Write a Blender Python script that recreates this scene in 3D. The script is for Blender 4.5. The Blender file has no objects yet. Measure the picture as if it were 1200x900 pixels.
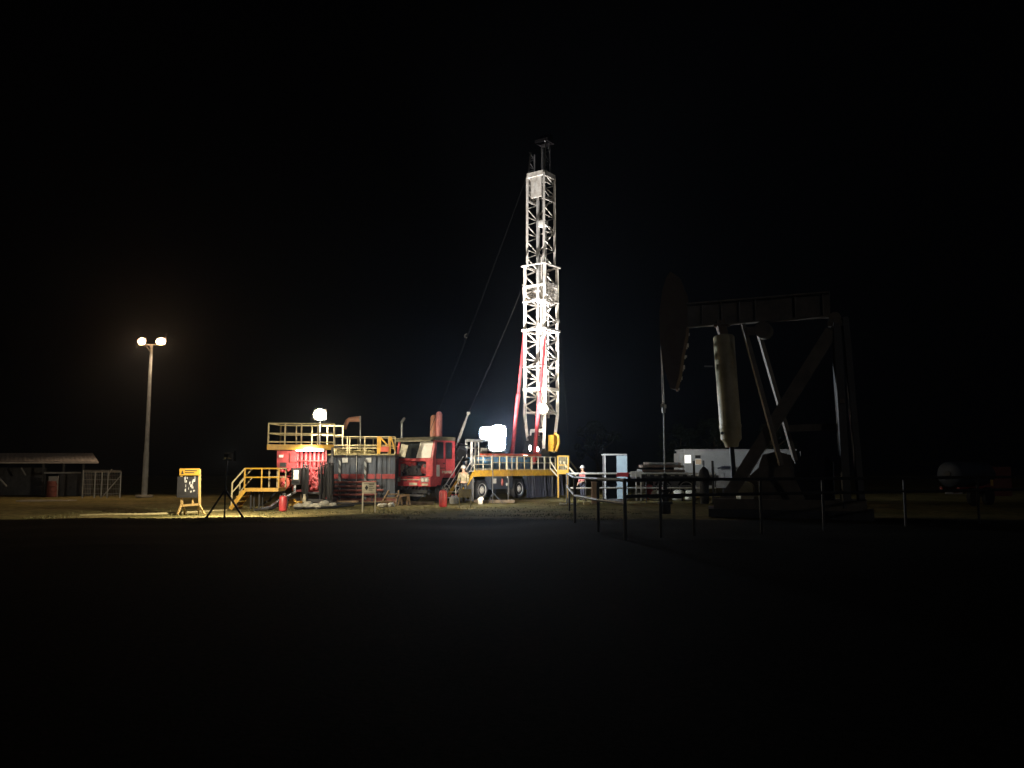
import bpy, math, random
from mathutils import Vector, Matrix
random.seed(7)
R = math.radians
S = bpy.context.scene
COL = S.collection

# ------------------------------------------------------------------ camera model
F_PX, CX, CY, HOR = 980.0, 600.0, 450.0, 547.0
PITCH = math.atan((HOR - CY) / F_PX)
CAM_H = 1.75
cs, sn = math.cos(PITCH), math.sin(PITCH)

def P(px, py, Y):
    """world point at depth Y that the photo shows at px, py"""
    u, v = (px - CX) / F_PX, -(py - CY) / F_PX
    k = Y / (cs - v * sn)
    return Vector((u * k, Y, CAM_H + (sn + v * cs) * k))

def X(px, Y): return P(px, HOR, Y).x
def Z(py, Y): return P(CX, py, Y).z
def V(*a): return Vector(a)

cam_d = bpy.data.cameras.new("camera")
cam = bpy.data.objects.new("camera", cam_d); COL.objects.link(cam)
cam.location = (0, 0, CAM_H); cam.rotation_euler = (math.pi / 2 + PITCH, 0, 0)
cam_d.sensor_width = 36; cam_d.lens = F_PX / 1200 * 36; cam_d.clip_end = 1000
S.camera = cam

# ------------------------------------------------------------------ materials
M = {}
def mat(name, col, rough=.6, metal=0.0, var=.25, scale=3.0, bump=.0, col2=None, coord='Object', spec=None):
    m = bpy.data.materials.new(name); m.use_nodes = True
    nt = m.node_tree; b = nt.nodes['Principled BSDF']
    tc = nt.nodes.new('ShaderNodeTexCoord')
    n = nt.nodes.new('ShaderNodeTexNoise'); n.inputs['Scale'].default_value = scale
    n.inputs['Detail'].default_value = 8; n.inputs['Roughness'].default_value = .65
    nt.links.new(tc.outputs[coord], n.inputs['Vector'])
    r = nt.nodes.new('ShaderNodeValToRGB')
    c2 = col2 or tuple(c * (1 - var) for c in col)
    r.color_ramp.elements[0].position = .36; r.color_ramp.elements[1].position = .62
    r.color_ramp.elements[0].color = (*c2, 1); r.color_ramp.elements[1].color = (*col, 1)
    nt.links.new(n.outputs['Fac'], r.inputs['Fac'])
    nt.links.new(r.outputs['Color'], b.inputs['Base Color'])
    b.inputs['Roughness'].default_value = rough; b.inputs['Metallic'].default_value = metal
    if spec is not None: b.inputs['Specular IOR Level'].default_value = spec
    if bump:
        bp = nt.nodes.new('ShaderNodeBump'); bp.inputs['Strength'].default_value = bump
        nt.links.new(n.outputs['Fac'], bp.inputs['Height']); nt.links.new(bp.outputs['Normal'], b.inputs['Normal'])
    M[name] = m
    return m

def emit(name, col, strength):
    m = bpy.data.materials.new(name); m.use_nodes = True
    nt = m.node_tree; nt.nodes.remove(nt.nodes['Principled BSDF'])
    e = nt.nodes.new('ShaderNodeEmission'); e.inputs[0].default_value = (*col, 1); e.inputs[1].default_value = strength
    nt.links.new(e.outputs[0], nt.nodes['Material Output'].inputs[0]); M[name] = m

mat('yellow', (.62, .36, .03), .5, var=.35, scale=4, col2=(.40, .22, .03))
mat('board_yellow', (.36, .21, .025), .5, var=.3, scale=5)
mat('board_frame', (.34, .23, .085), .55, var=.3, scale=5)
mat('yellow_pale', (.60, .52, .31), .55, var=.35, scale=5)
mat('red', (.52, .055, .065), .45, var=.3, scale=3, col2=(.27, .03, .035))
mat('cab_red', (.70, .085, .10), .45, var=.3, scale=2.5, col2=(.42, .05, .06))
mat('red_dull', (.28, .03, .035), .6, var=.4, scale=5)
mat('red_brown', (.20, .055, .045), .7, var=.4, scale=6)
mat('lit_orange', (.82, .40, .26), .45, var=.25)  # red paint lightened to carry the lamp light falling on it
mat('lit_pink', (.80, .30, .30), .45, var=.2)  # second cylinder's red, lightened the same way to look lit
mat('roof_olive', (.17, .155, .10), .7, var=.4, scale=4)
mat('unlit_black', (.010, .009, .010), 1.0, var=.3, spec=0)  # matte near-black that keeps the crown and lamp flap looking unlit
mat('orange_red', (.62, .12, .07), .5, var=.25)
mat('white', (.78, .77, .74), .5, var=.2, scale=4)
mat('white_mast', (.76, .74, .71), .55, var=.4, scale=2.5, col2=(.52, .47, .42))
mat('grey', (.38, .39, .40), .6, var=.3, scale=4)
mat('dark_grey', (.10, .10, .11), .6, var=.4, scale=4)
mat('steel', (.45, .45, .46), .45, .7, var=.4, scale=6)
mat('black', (.018, .018, .02), .55, var=.4, scale=6)
mat('rubber', (.022, .022, .024), .8, var=.3, scale=8)
mat('navy', (.014, .016, .034), .75, var=.5, scale=3, bump=.2)
mat('tank_blue', (.050, .066, .098), .6, var=.45, scale=1.4, col2=(.030, .034, .046))
mat('blue', (.15, .38, .68), .5, var=.35, scale=3)
mat('light_blue', (.125, .17, .20), .55, var=.15, scale=3)
mat('cream', (.62, .58, .46), .6, var=.3, scale=6)
mat('khaki', (.35, .30, .15), .8, var=.3, scale=9)
mat('pump_white', (.62, .55, .35), .5, var=.3, scale=1.5, col2=(.42, .36, .20))
mat('pump_dark', (.06, .054, .05), .6, var=.4, scale=1.5)
mat('pump_grey', (.25, .21, .165), .6, var=.4, scale=1.5)
mat('pump_rust', (.15, .095, .045), .65, var=.5, scale=1.5, col2=(.13, .07, .035))
mat('roof_tin', (.64, .58, .56), .5, .0, var=.2, scale=3)
mat('wood', (.30, .20, .11), .8, var=.45, scale=7, bump=.3)
mat('cardboard', (.33, .23, .17), .85, var=.3, scale=7)
mat('pipe_brown', (.34, .27, .23), .7, var=.5, scale=2.0)
mat('sack', (.55, .53, .45), .85, var=.35, scale=7, bump=.4)
mat('concrete', (.38, .35, .30), .85, var=.3, scale=5, bump=.2)
mat('galvanised', (.50, .50, .49), .5, .35, var=.25, scale=5)
mat('fence_dark', (.07, .07, .07), .5, .3, var=.4, scale=6)
mat('skin', (.36, .21, .14), .55, var=.1, scale=20)
mat('jacket_pale', (.24, .21, .13), .8, var=.3, scale=9)
mat('coverall_red', (.36, .10, .09), .8, var=.3, scale=9)
mat('glass_dark', (.02, .024, .026), .12, var=.1)
mat('cabin_white', (.38, .395, .41), .6, var=.15, scale=1.5)
mat('bark', (.10, .075, .05), .9, var=.4, scale=8, bump=.4)
mat('leaf', (.030, .045, .018), .6, var=.5, scale=.8)
mat('grass_blade', (.17, .165, .06), .8, var=.6, scale=.9, coord='Generated')
mat('rag_blue', (.05, .07, .13), .9, var=.4, scale=5)
emit('lamp_cold', (.74, .86, 1.0), 66)
emit('lamp_warm', (1.0, .80, .50), 90)
emit('lamp_sodium', (1.0, .55, .26), 120)
emit('lamp_mast', (1.0, .90, .72), 55)
emit('window_white', (1.0, .97, .92), 1.6)
emit('window_warm', (1.0, .80, .55), .28)
emit('tube_light', (1.0, .93, .78), 14)
emit('pink_lamp', (1.0, .86, .78), 18)

# hazard striped paint (black and grey diagonal bands)
def striped(name, c1, c2, scale):
    m = mat(name, c1); nt = m.node_tree; b = nt.nodes['Principled BSDF']
    tc = nt.nodes.new('ShaderNodeTexCoord'); w = nt.nodes.new('ShaderNodeTexWave')
    w.wave_type = 'BANDS'; w.bands_direction = 'DIAGONAL'; w.inputs['Scale'].default_value = scale
    nt.links.new(tc.outputs['Object'], w.inputs['Vector'])
    r = nt.nodes.new('ShaderNodeValToRGB'); r.color_ramp.interpolation = 'CONSTANT'
    r.color_ramp.elements[0].color = (*c1, 1); r.color_ramp.elements[1].color = (*c2, 1); r.color_ramp.elements[1].position = .5
    nt.links.new(w.outputs['Fac'], r.inputs['Fac']); nt.links.new(r.outputs['Color'], b.inputs['Base Color'])
striped('stripe', (.20, .22, .24), (.035, .035, .04), 1.6)

# sandy pad and worn grass
def ground_mat():
    m = bpy.data.materials.new('ground_soil'); m.use_nodes = True; nt = m.node_tree; b = nt.nodes['Principled BSDF']
    tc = nt.nodes.new('ShaderNodeTexCoord')
    def noise(s, d=9):
        n = nt.nodes.new('ShaderNodeTexNoise'); n.inputs['Scale'].default_value = s; n.inputs['Detail'].default_value = d
        n.inputs['Roughness'].default_value = .7; nt.links.new(tc.outputs['Object'], n.inputs['Vector']); return n
    n1, n2, n3 = noise(.35), noise(3.0), noise(14)
    r1 = nt.nodes.new('ShaderNodeValToRGB'); e = r1.color_ramp.elements
    e[0].position = .36; e[0].color = (.15, .145, .055, 1); e[1].position = .64; e[1].color = (.29, .235, .11, 1)
    nt.links.new(n1.outputs['Fac'], r1.inputs['Fac'])
    r2 = nt.nodes.new('ShaderNodeValToRGB'); e = r2.color_ramp.elements
    e[0].position = .36; e[0].color = (.45, .45, .42, 1); e[1].position = .66; e[1].color = (1.1, 1.05, .95, 1)
    nt.links.new(n2.outputs['Fac'], r2.inputs['Fac'])
    mx = nt.nodes.new('ShaderNodeMix'); mx.data_type = 'RGBA'; mx.blend_type = 'MULTIPLY'; mx.inputs[0].default_value = 1
    nt.links.new(r1.outputs['Color'], mx.inputs[6]); nt.links.new(r2.outputs['Color'], mx.inputs[7])
    # worn sandy pad behind, grass in front painted near-black to look unlit
    sx = nt.nodes.new('ShaderNodeSeparateXYZ'); nt.links.new(tc.outputs['Object'], sx.inputs[0])
    def mth(op, a, b_):
        m_ = nt.nodes.new('ShaderNodeMath'); m_.operation = op
        for i, q in enumerate((a, b_)):
            if hasattr(q, 'is_linked'): nt.links.new(q, m_.inputs[i])
            else: m_.inputs[i].default_value = q
        return m_.outputs[0]
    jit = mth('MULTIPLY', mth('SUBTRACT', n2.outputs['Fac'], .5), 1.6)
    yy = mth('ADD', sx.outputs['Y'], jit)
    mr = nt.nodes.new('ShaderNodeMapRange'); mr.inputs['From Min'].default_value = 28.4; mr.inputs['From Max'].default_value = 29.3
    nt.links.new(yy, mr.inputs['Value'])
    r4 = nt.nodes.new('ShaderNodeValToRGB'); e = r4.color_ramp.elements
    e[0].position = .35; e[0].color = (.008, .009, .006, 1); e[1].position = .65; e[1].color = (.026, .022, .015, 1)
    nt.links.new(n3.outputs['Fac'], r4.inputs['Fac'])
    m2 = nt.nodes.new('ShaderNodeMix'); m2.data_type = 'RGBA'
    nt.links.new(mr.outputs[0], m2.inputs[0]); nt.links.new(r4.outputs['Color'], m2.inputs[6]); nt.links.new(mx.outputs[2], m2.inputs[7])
    nt.links.new(m2.outputs[2], b.inputs['Base Color']); b.inputs['Roughness'].default_value = .95
    b.inputs['Specular IOR Level'].default_value = .05
    bp = nt.nodes.new('ShaderNodeBump'); bp.inputs['Strength'].default_value = .6; bp.inputs['Distance'].default_value = .04
    nt.links.new(n3.outputs['Fac'], bp.inputs['Height']); nt.links.new(bp.outputs['Normal'], b.inputs['Normal'])
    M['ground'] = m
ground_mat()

# ------------------------------------------------------------------ mesh builder
class MB:
    def __init__(s): s.v = []; s.f = []
    def add(s, vs, fs):
        k = len(s.v); s.v += [Vector(p) for p in vs]; s.f += [tuple(i + k for i in f) for f in fs]; return s
    def hexa(s, c8):
        return s.add(c8, [(0, 3, 2, 1), (4, 5, 6, 7), (0, 1, 5, 4), (1, 2, 6, 5), (2, 3, 7, 6), (3, 0, 4, 7)])
    def box(s, x0, x1, y0, y1, z0, z1, f=None):
        f = f or (lambda a, b, c: V(a, b, c))
        return s.hexa([f(x0, y0, z0), f(x1, y0, z0), f(x1, y1, z0), f(x0, y1, z0), f(x0, y0, z1), f(x1, y0, z1), f(x1, y1, z1), f(x0, y1, z1)])
    def bar(s, p, q, w, h=None, up=None):
        p, q = Vector(p), Vector(q); h = h or w; d = (q - p).normalized()
        up = Vector(up) if up else (V(0, 0, 1) if abs(d.z) < .95 else V(0, 1, 0))
        a = d.cross(up).normalized(); b = a.cross(d).normalized(); a *= w / 2; b *= h / 2
        return s.hexa([p - a - b, p + a - b, p + a + b, p - a + b, q - a - b, q + a - b, q + a + b, q - a + b])
    def tube(s, pts, r, n=8, r2=None):
        pts = [Vector(p) for p in pts]; k = len(pts); vs = []; fs = []; prev = None
        for i, p in enumerate(pts):
            d = (pts[min(i + 1, k - 1)] - pts[max(i - 1, 0)]).normalized()
            if prev is None:
                up = V(0, 0, 1) if abs(d.z) < .95 else V(0, 1, 0); a = d.cross(up).normalized()
            else: a = (prev - d * prev.dot(d)).normalized()
            prev = a; b = d.cross(a)
            rr = r if r2 is None else r + (r2 - r) * i / (k - 1)
            for j in range(n):
                t = 2 * math.pi * j / n; vs.append(p + a * (rr * math.cos(t)) + b * (rr * math.sin(t)))
        for i in range(k - 1):
            for j in range(n):
                fs.append((i * n + j, i * n + (j + 1) % n, (i + 1) * n + (j + 1) % n, (i + 1) * n + j))
        fs.append(tuple(reversed(range(n)))); fs.append(tuple((k - 1) * n + j for j in range(n)))
        return s.add(vs, fs)
    def lathe(s, base, axis, prof, n=20):
        """prof: list of (distance along axis, radius)"""
        base, d = Vector(base), Vector(axis).normalized()
        up = V(0, 0, 1) if abs(d.z) < .95 else V(0, 1, 0); a = d.cross(up).normalized(); b = d.cross(a)
        vs = []; fs = []; k = len(prof)
        for (t, r) in prof:
            for j in range(n):
                w = 2 * math.pi * j / n; vs.append(base + d * t + a * (r * math.cos(w)) + b * (r * math.sin(w)))
        for i in range(k - 1):
            for j in range(n): fs.append((i * n + j, i * n + (j + 1) % n, (i + 1) * n + (j + 1) % n, (i + 1) * n + j))
        fs.append(tuple(reversed(range(n)))); fs.append(tuple((k - 1) * n + j for j in range(n)))
        return s.add(vs, fs)
    def prism(s, poly, ext):
        poly = [Vector(p) for p in poly]; e = Vector(ext); n = len(poly)
        fs = [tuple(range(n)), tuple(reversed(range(n, 2 * n)))] + [(i, i + n, (i + 1) % n + n, (i + 1) % n) for i in range(n)]
        return s.add(poly + [p + e for p in poly], fs)
    def blob(s, c, rx, ry, rz, n=12, m=7, jit=.0):
        vs = []; fs = []; c = Vector(c)
        for i in range(1, m):
            a = math.pi * i / m
            for j in range(n):
                t = 2 * math.pi * j / n; q = 1 + random.uniform(-jit, jit)
                vs.append(c + V(rx * math.sin(a) * math.cos(t) * q, ry * math.sin(a) * math.sin(t) * q, rz * math.cos(a) * q))
        vs += [c + V(0, 0, rz), c - V(0, 0, rz)]; k = len(vs)
        for i in range(m - 2):
            for j in range(n): fs.append((i * n + j, (i + 1) * n + j, (i + 1) * n + (j + 1) % n, i * n + (j + 1) % n))
        for j in range(n):
            fs.append((k - 2, j, (j + 1) % n)); fs.append((k - 1, (m - 2) * n + (j + 1) % n, (m - 2) * n + j))
        return s.add(vs, fs)

def thing(name, label, cat, loc=(0, 0, 0), group=None):
    o = bpy.data.objects.new(name, None); COL.objects.link(o); o.location = loc; o.empty_display_size = .3
    o['label'] = label; o['category'] = cat
    if group: o['group'] = group
    return o

def obj(name, mb, m, parent=None, loc=None, smooth=True):
    root = parent
    while root is not None and root.parent is not None: root = root.parent
    org = Vector(root.location) if root is not None else (Vector(loc) if loc is not None else V(0, 0, 0))
    me = bpy.data.meshes.new(name); me.from_pydata([tuple(p - org) for p in mb.v], [], mb.f); me.update()
    import bmesh
    bm = bmesh.new(); bm.from_mesh(me); bmesh.ops.recalc_face_normals(bm, faces=bm.faces); bm.to_mesh(me); bm.free()
    if smooth:
        me.shade_smooth(); me.set_sharp_from_angle(angle=R(35))
    me.materials.append(M[m] if isinstance(m, str) else m)
    o = bpy.data.objects.new(name, me); COL.objects.link(o)
    if parent is not None: o.parent = parent
    else: o.location = org
    return o

def tag(o, label, cat, group=None):
    o['label'] = label; o['category'] = cat
    if group: o['group'] = group
    return o
def kind(o, k): o['kind'] = k; return o

def dup(root, loc, label=None, rz=0):
    r = root.copy(); COL.objects.link(r); r.location = loc; r.rotation_euler = (0, 0, rz)
    if label: r['label'] = label
    for ch in list(root.children):
        c = ch.copy(); COL.objects.link(c); c.parent = r
        for g in list(ch.children):
            d = g.copy(); COL.objects.link(d); d.parent = c
    return r

def lamp(name, typ, loc, power, col, radius=.1, target=None, size=None, blend=.3, scale=None):
    d = bpy.data.lights.new(name, typ); d.energy = power; d.color = col; d.shadow_soft_size = radius
    o = bpy.data.objects.new(name, d); COL.objects.link(o); o.location = loc
    if typ == 'SPOT':
        d.spot_size = R(size); d.spot_blend = blend
    if target is not None:
        o.rotation_euler = (Vector(target) - Vector(loc)).to_track_quat('-Z', 'Y').to_euler()
    if scale: o.scale = scale
    return o

# ------------------------------------------------------------------ ground
def sstep(t): t = max(0, min(1, t)); return t * t * (3 - 2 * t)
EDGE = 29.3
def edge_y(x): return EDGE + .25 * math.sin(x * .55) + .15 * math.sin(x * 1.7 + 1)
def gz(x, y):
    wx = 1 - sstep((x + .5) / 2.3)
    drop = sstep((edge_y(x) - .35 - y) / 1.5) * .10 * wx
    return -drop
def build_ground():
    xs = [-170, -110, -70, -50] + [-40 + i * .5 for i in range(161)] + [50, 70, 110, 170]
    ys = [-40, -15, 0, 8, 14, 18] + [20 + i * .25 for i in range(120)] + [50 + i * 2 for i in range(6)] + [70, 85, 110, 170]
    mb = MB(); n = len(xs)
    for y in ys:
        for x in xs:
            b = .03 * (math.sin(x * 1.3 + y * .7) + math.sin(x * .47 - y * 1.9)) * .5 if 20 < y < 60 and abs(x) < 40 else 0
            mb.v.append(V(x, y, gz(x, y) + b - .02))
    for j in range(len(ys) - 1):
        for i in range(n - 1): mb.f.append((j * n + i, j * n + i + 1, (j + 1) * n + i + 1, (j + 1) * n + i))
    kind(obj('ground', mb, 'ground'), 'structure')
build_ground()

mb = MB()
for i in range(15000):
    y = random.uniform(28.2, 37) if random.random() < .85 else random.uniform(37, 46); x = random.uniform(-17, 5)
    if y > 33.5 and random.random() < .5: continue
    if math.sin(x * 1.1 + math.sin(y * 1.7)) + math.sin(y * 2.3 + x * .6) < -.5: continue
    h = random.uniform(.02, .075); w = random.uniform(.008, .018); a = random.uniform(0, math.pi)
    z = gz(x, y) - .03; dx, dy = math.cos(a) * w, math.sin(a) * w; lx, ly = random.uniform(-.03, .03), random.uniform(-.03, .03)
    mb.add([(x - dx, y - dy, z), (x + dx, y + dy, z), (x + lx, y + ly, z + h)], [(0, 1, 2)])
kind(obj('grass', mb, 'grass_blade', smooth=False), 'stuff')

# ------------------------------------------------------------------ left: shed, fence, light pole
def shed():
    D = 50.0
    t = thing('open_shed', 'long low shed under a pale tin roof at the dark left edge', 'shed', (X(60, D), D, 0))
    x0, x1 = X(-40, D), X(118, D); zt, ze = Z(531, D), Z(541, D)
    mb = MB(); N = 60; vs = []
    yf, yb = D - .3, D + 3.2
    for i in range(N + 1):
        q = i / N; c = .02 * (i % 2)
        vs += [V(x0 + (x1 - x0) * q, yf, ze + c), V(x0 - 2 + (X(108, yb) - x0 + 2) * q, yb, Z(531, yb) + c)]
    fs = [(2 * i, 2 * i + 2, 2 * i + 3, 2 * i + 1) for i in range(N)]
    mb.add(vs, fs); mb.add([p - V(0, 0, .05) for p in vs], fs)
    mb.bar((x0, yf, ze - .06), (x1, yf, ze - .06), .05, .09)
    obj('roof', mb, 'roof_tin', t, smooth=False)
    for px in (-5, 50, 74, 97):
        obj('post', MB().bar((X(px, D), D + .1, 0), (X(px, D), D + .1, ze - .1), .1), 'dark_grey', t)
    obj('cross_rail', MB().bar(P(52, 554, D - .1), P(95, 554, D - .1), .06, .1), 'grey', t)
    obj('wall_panel', MB().box(X(56, D), X(96, D), D + 1.2, D + 1.26, 0, 1.35), 'dark_grey', t)
    obj('wall_panel', MB().box(X(-40, D), X(30, D), D + 2.2, D + 2.26, 0, 1.7), 'dark_grey', t)
    mb = MB()
    obj('brace', MB().bar(P(-3, 558, D - .2), P(8, 570, D - .2), .07), 'grey', t)
    obj('brace', MB().bar(P(25, 548, D - .2), P(30, 557, D - .2), .06), 'grey', t)
shed()

b = MB(); b.lathe((X(66, 49.5), 49.2, 0), (0, 0, 1), [(0, .3), (.02, .31), (.3, .29), (.32, .31), (.6, .29), (.62, .31), (.9, .29), (.92, .27)])
tag(obj('oil_drum', b, 'red_brown', loc=(X(66, 49.5), 49.2, 0)), 'dull red drum standing under the shed roof', 'drum')
D = 49.3
b = MB(); b.box(X(60, D), X(71, D), D - .2, D - .15, Z(566, D), Z(558, D)); b.bar((X(61, D), D - .12, 0), (X(61, D), D - .12, Z(558, D)), .04); b.bar((X(70, D), D - .12, 0), (X(70, D), D - .12, Z(558, D)), .04)
tag(obj('hand_sign', b, 'grey', loc=(X(65, D), D, 0)), 'small grey board on two legs in front of the dark shed', 'sign')

def wire_fence():
    D = 47.5
    t = thing('wire_fence', 'wire fence bay with diagonal braces beside the open shed', 'fence', (X(125, D), D, 0))
    for px, py in ((98, 551), (112, 553), (120, 553), (127, 552), (142, 553)):
        obj('post', MB().tube([(X(px, D), D, 0), P(px, py, D)], .035), 'galvanised', t)
    obj('brace', MB().tube([P(120, 582, D), P(142, 557, D)], .03), 'galvanised', t)
    obj('brace', MB().tube([P(127, 557, D), P(131, 550, D - .3)], .025), 'galvanised', t)
    mb = MB()
    for k in range(6):
        z = .25 + k * .26; mb.tube([(X(98, D), D, z), (X(142, D), D, z)], .008, 4)
    for k in range(24):
        x = X(98, D) + (X(142, D) - X(98, D)) * k / 23; mb.tube([(x, D, .1), (x, D, 1.5)], .006, 4)
    obj('wire_mesh', mb, 'galvanised', t)
    obj('top_rail', MB().tube([P(98, 553, D), P(142, 553, D)], .025), 'galvanised', t)
wire_fence()
kind(obj('concrete_path', MB().box(X(30, 44), X(90, 44), 43.3, 44.2, -.05, .03), 'concrete'), 'structure')

def light_pole():
    D = 49.0; B = V(X(170.5, D), D, 0); T = P(178.5, 404, D); T.x = B.x + .05; T.y = D
    top = T.z
    t = thing('light_pole', 'tall grey light pole with two glowing orange floodlights', 'light pole', B)
    obj('pole', MB().tube([B, B + V(.02, 0, 2.6)], .165, 14, .155).tube([B + V(.02, 0, 2.6), V(T.x, D, top)], .13, 14, .075), 'grey', t)
    obj('base_plate', MB().lathe(B, (0, 0, 1), [(0, .5), (.12, .48)]), 'concrete', t)
    cx = T.x
    obj('crossarm', MB().bar((cx - .75, D, top), (cx + .8, D, top), .08).bar((cx, D, top - .5), (cx - .35, D, top), .05), 'galvanised', t)
    for sx, w, col in ((-.5, .40, 1), (.62, .52, 1)):
        c = V(cx + sx, D - .12, top + .17)
        h = obj('floodlight', MB().hexa([c + V(-w * .4, .22, -.12), c + V(w * .4, .22, -.12), c + V(w * .4, .22, .2), c + V(-w * .4, .22, .2),
                                         c + V(-w / 2, -.05, -.2), c + V(w / 2, -.05, -.2), c + V(w / 2, .05, .24), c + V(-w / 2, .05, .24)]), 'dark_grey', t)
        obj('lens', MB().blob(c + V(0, -.07, .0), w * .52, .06, .19, 14, 8), 'lamp_sodium', h)
        lamp('pole_light', 'SPOT', c + V(0, -.25, -.05), 700, (1, .70, .42), .15, c + V(sx * .3 - .4, -2, -4), 120, .8)
light_pole()

mb = MB(); mb.tube([V(X(100, 30.6), 30.4, .0), V(X(130, 30.6), 30.7, .02), V(X(170, 30.7), 30.9, .02), V(X(215, 31.8), 31.8, .02), V(X(265, 33.4), 33.6, .03)], .045)
tag(obj('flow_line', mb, 'khaki'), 'thin steel flow line lying on the ground past the notice board', 'pipe')

# ------------------------------------------------------------------ notice board
def notice_board():
    D = 31.0; t = thing('notice_board', 'yellow framed notice board on splayed legs with a dark poster', 'notice board', (X(224, D), D, 0))
    q = lambda px, py, dy=0: P(px, py, D + dy)
    obj('frame', MB().bar(q(213, 550), q(213, 593), .07).bar(q(234, 550), q(234, 593), .07).bar(q(213, 592.5), q(234, 591), .07, .08)
        .bar(q(213.5, 583), q(213.5, 593, ), .05).bar(q(226, 583), q(226, 592), .05), 'board_frame', t)
    for a, bq in (((213, 590), (208, 603)), ((215, 592), (217, 603)), ((233, 590), (240, 603)), ((232, 592), (233, 602))):
        obj('leg', MB().bar(q(*a), P(bq[0], bq[1], D + (.5 if bq[0] in (217, 233) else -.2)), .055), 'board_frame', t)
    hd = obj('header_panel', MB().box(X(211.5, D), X(235, D), D - .08, D - .04, q(0, 557).z, q(0, 549).z), 'board_yellow', t)
    for k, (p0, p1, py) in enumerate(((218, 232, 552), (218, 229, 554.4))): obj('text_line', MB().box(X(p0, D), X(p1, D), D - .088, D - .081, q(0, py).z, q(0, py).z + .035), 'black', hd)
    obj('warning_symbol', MB().prism([q(213.5, 555.5) + V(0, -.09, 0), q(216.5, 555.5) + V(0, -.09, 0), q(215, 551) + V(0, -.09, 0)], (0, .008, 0)), 'black', hd)
    pn = obj('poster', MB().box(X(210, D), X(234, D), D - .12, D - .085, q(0, 583).z, q(0, 558.5).z), 'black', t)
    rnd = random.Random(3)
    for (px, py, w, h) in ((218.5, 561, .05, .2), (219.5, 564, .1, .09), (218.8, 574, .06, .1), (221, 560, .04, .06), (224, 566, .05, .12), (226, 569, .12, .1), (227.2, 565, .05, .14),
                           (227, 571, .09, .06), (230, 561, .03, .2), (228.5, 563, .08, .1), (225.3, 576, .07, .08), (229, 575, .09, .07), (219.3, 569, .03, .12), (222.5, 572, .02, .1)):
        c = q(px, py) + V(0, -.127, 0)
        w *= .8; obj('poster_drawing', MB().prism([c + V(-w / 2, 0, -h / 2), c + V(w / 2, 0, -h / 2 + rnd.uniform(-.02, .03)), c + V(w / 2 * rnd.uniform(.2, 1), 0, h / 2), c + V(-w / 2, 0, h / 2 * rnd.uniform(.3, 1))], (0, .005, 0)), 'grey' if w < .05 else 'galvanised', pn)
notice_board()

def tripod():
    D = 29.2; t = thing('tripod_light', 'black tripod stand with its floodlight turned towards the rig', 'tripod light', (X(264, D), D, 0))
    q = lambda px, py, dy=0: P(px, py, D + dy)
    obj('pole', MB().tube([q(263.5, 580), q(266, 536)], .028).tube([q(265, 556), q(265.6, 548)], .04), 'black', t)
    for a in (q(242, 606, 0), q(263, 606.5, -.3), P(285, 605, D)):
        obj('leg', MB().bar(q(264, 574), V(a.x, a.y, gz(a.x, a.y)), .05, .06), 'black', t)
    obj('hub', MB().tube([q(264.1, 577), q(264.6, 570)], .05), 'black', t)
    c = q(266.5, 534)
    h = obj('lamp_head', MB().hexa([c + V(-.08, -.12, -.06), c + V(.08, -.12, -.06), c + V(.08, -.12, .07), c + V(-.08, -.12, .07), c + V(-.14, .06, -.11), c + V(.14, .06, -.11), c + V(.14, .06, .11), c + V(-.14, .06, .11)])
            .bar(c + V(-.18, 0, -.16), c + V(.18, 0, -.16), .03).bar(c + V(0, 0, -.3), c + V(0, 0, -.15), .04), 'black', t)
    obj('lens', MB().box(c.x - .12, c.x + .12, c.y + .063, c.y + .07, c.z - .1, c.z + .1), 'lamp_warm', h)
    obj('added_flap', MB().box(c.x + .20, c.x + .206, c.y + .05, c.y + .29, c.z - .18, c.z + .18).bar(c + V(.13, .055, .1), c + V(.2, .055, .1), .02), 'unlit_black', h)  # added flap that blocks the right side of the beam
    lamp('tripod_flood_light', 'SPOT', c + V(0, .16, -.02), 1900, (1, .85, .59), .08, c + V(-1.45, 10, -.02), 173, .02)
tripod()

# ------------------------------------------------------------------ railing helper
def railing(mb, a, b_, h, nposts, r=.028, rails=(1.0, .55), toe=None, ends=True):
    a, b_ = Vector(a), Vector(b_)
    for k in range(nposts):
        if not ends and k in (0, nposts - 1): continue
        p = a.lerp(b_, k / (nposts - 1)); mb.tube([p, p + V(0, 0, h)], r, 6)
    for q in rails: mb.tube([a + V(0, 0, h * q), b_ + V(0, 0, h * q)], r * .9, 6)
    if toe: mb.bar(a + V(0, 0, toe / 2), b_ + V(0, 0, toe / 2), .02, toe)

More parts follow.
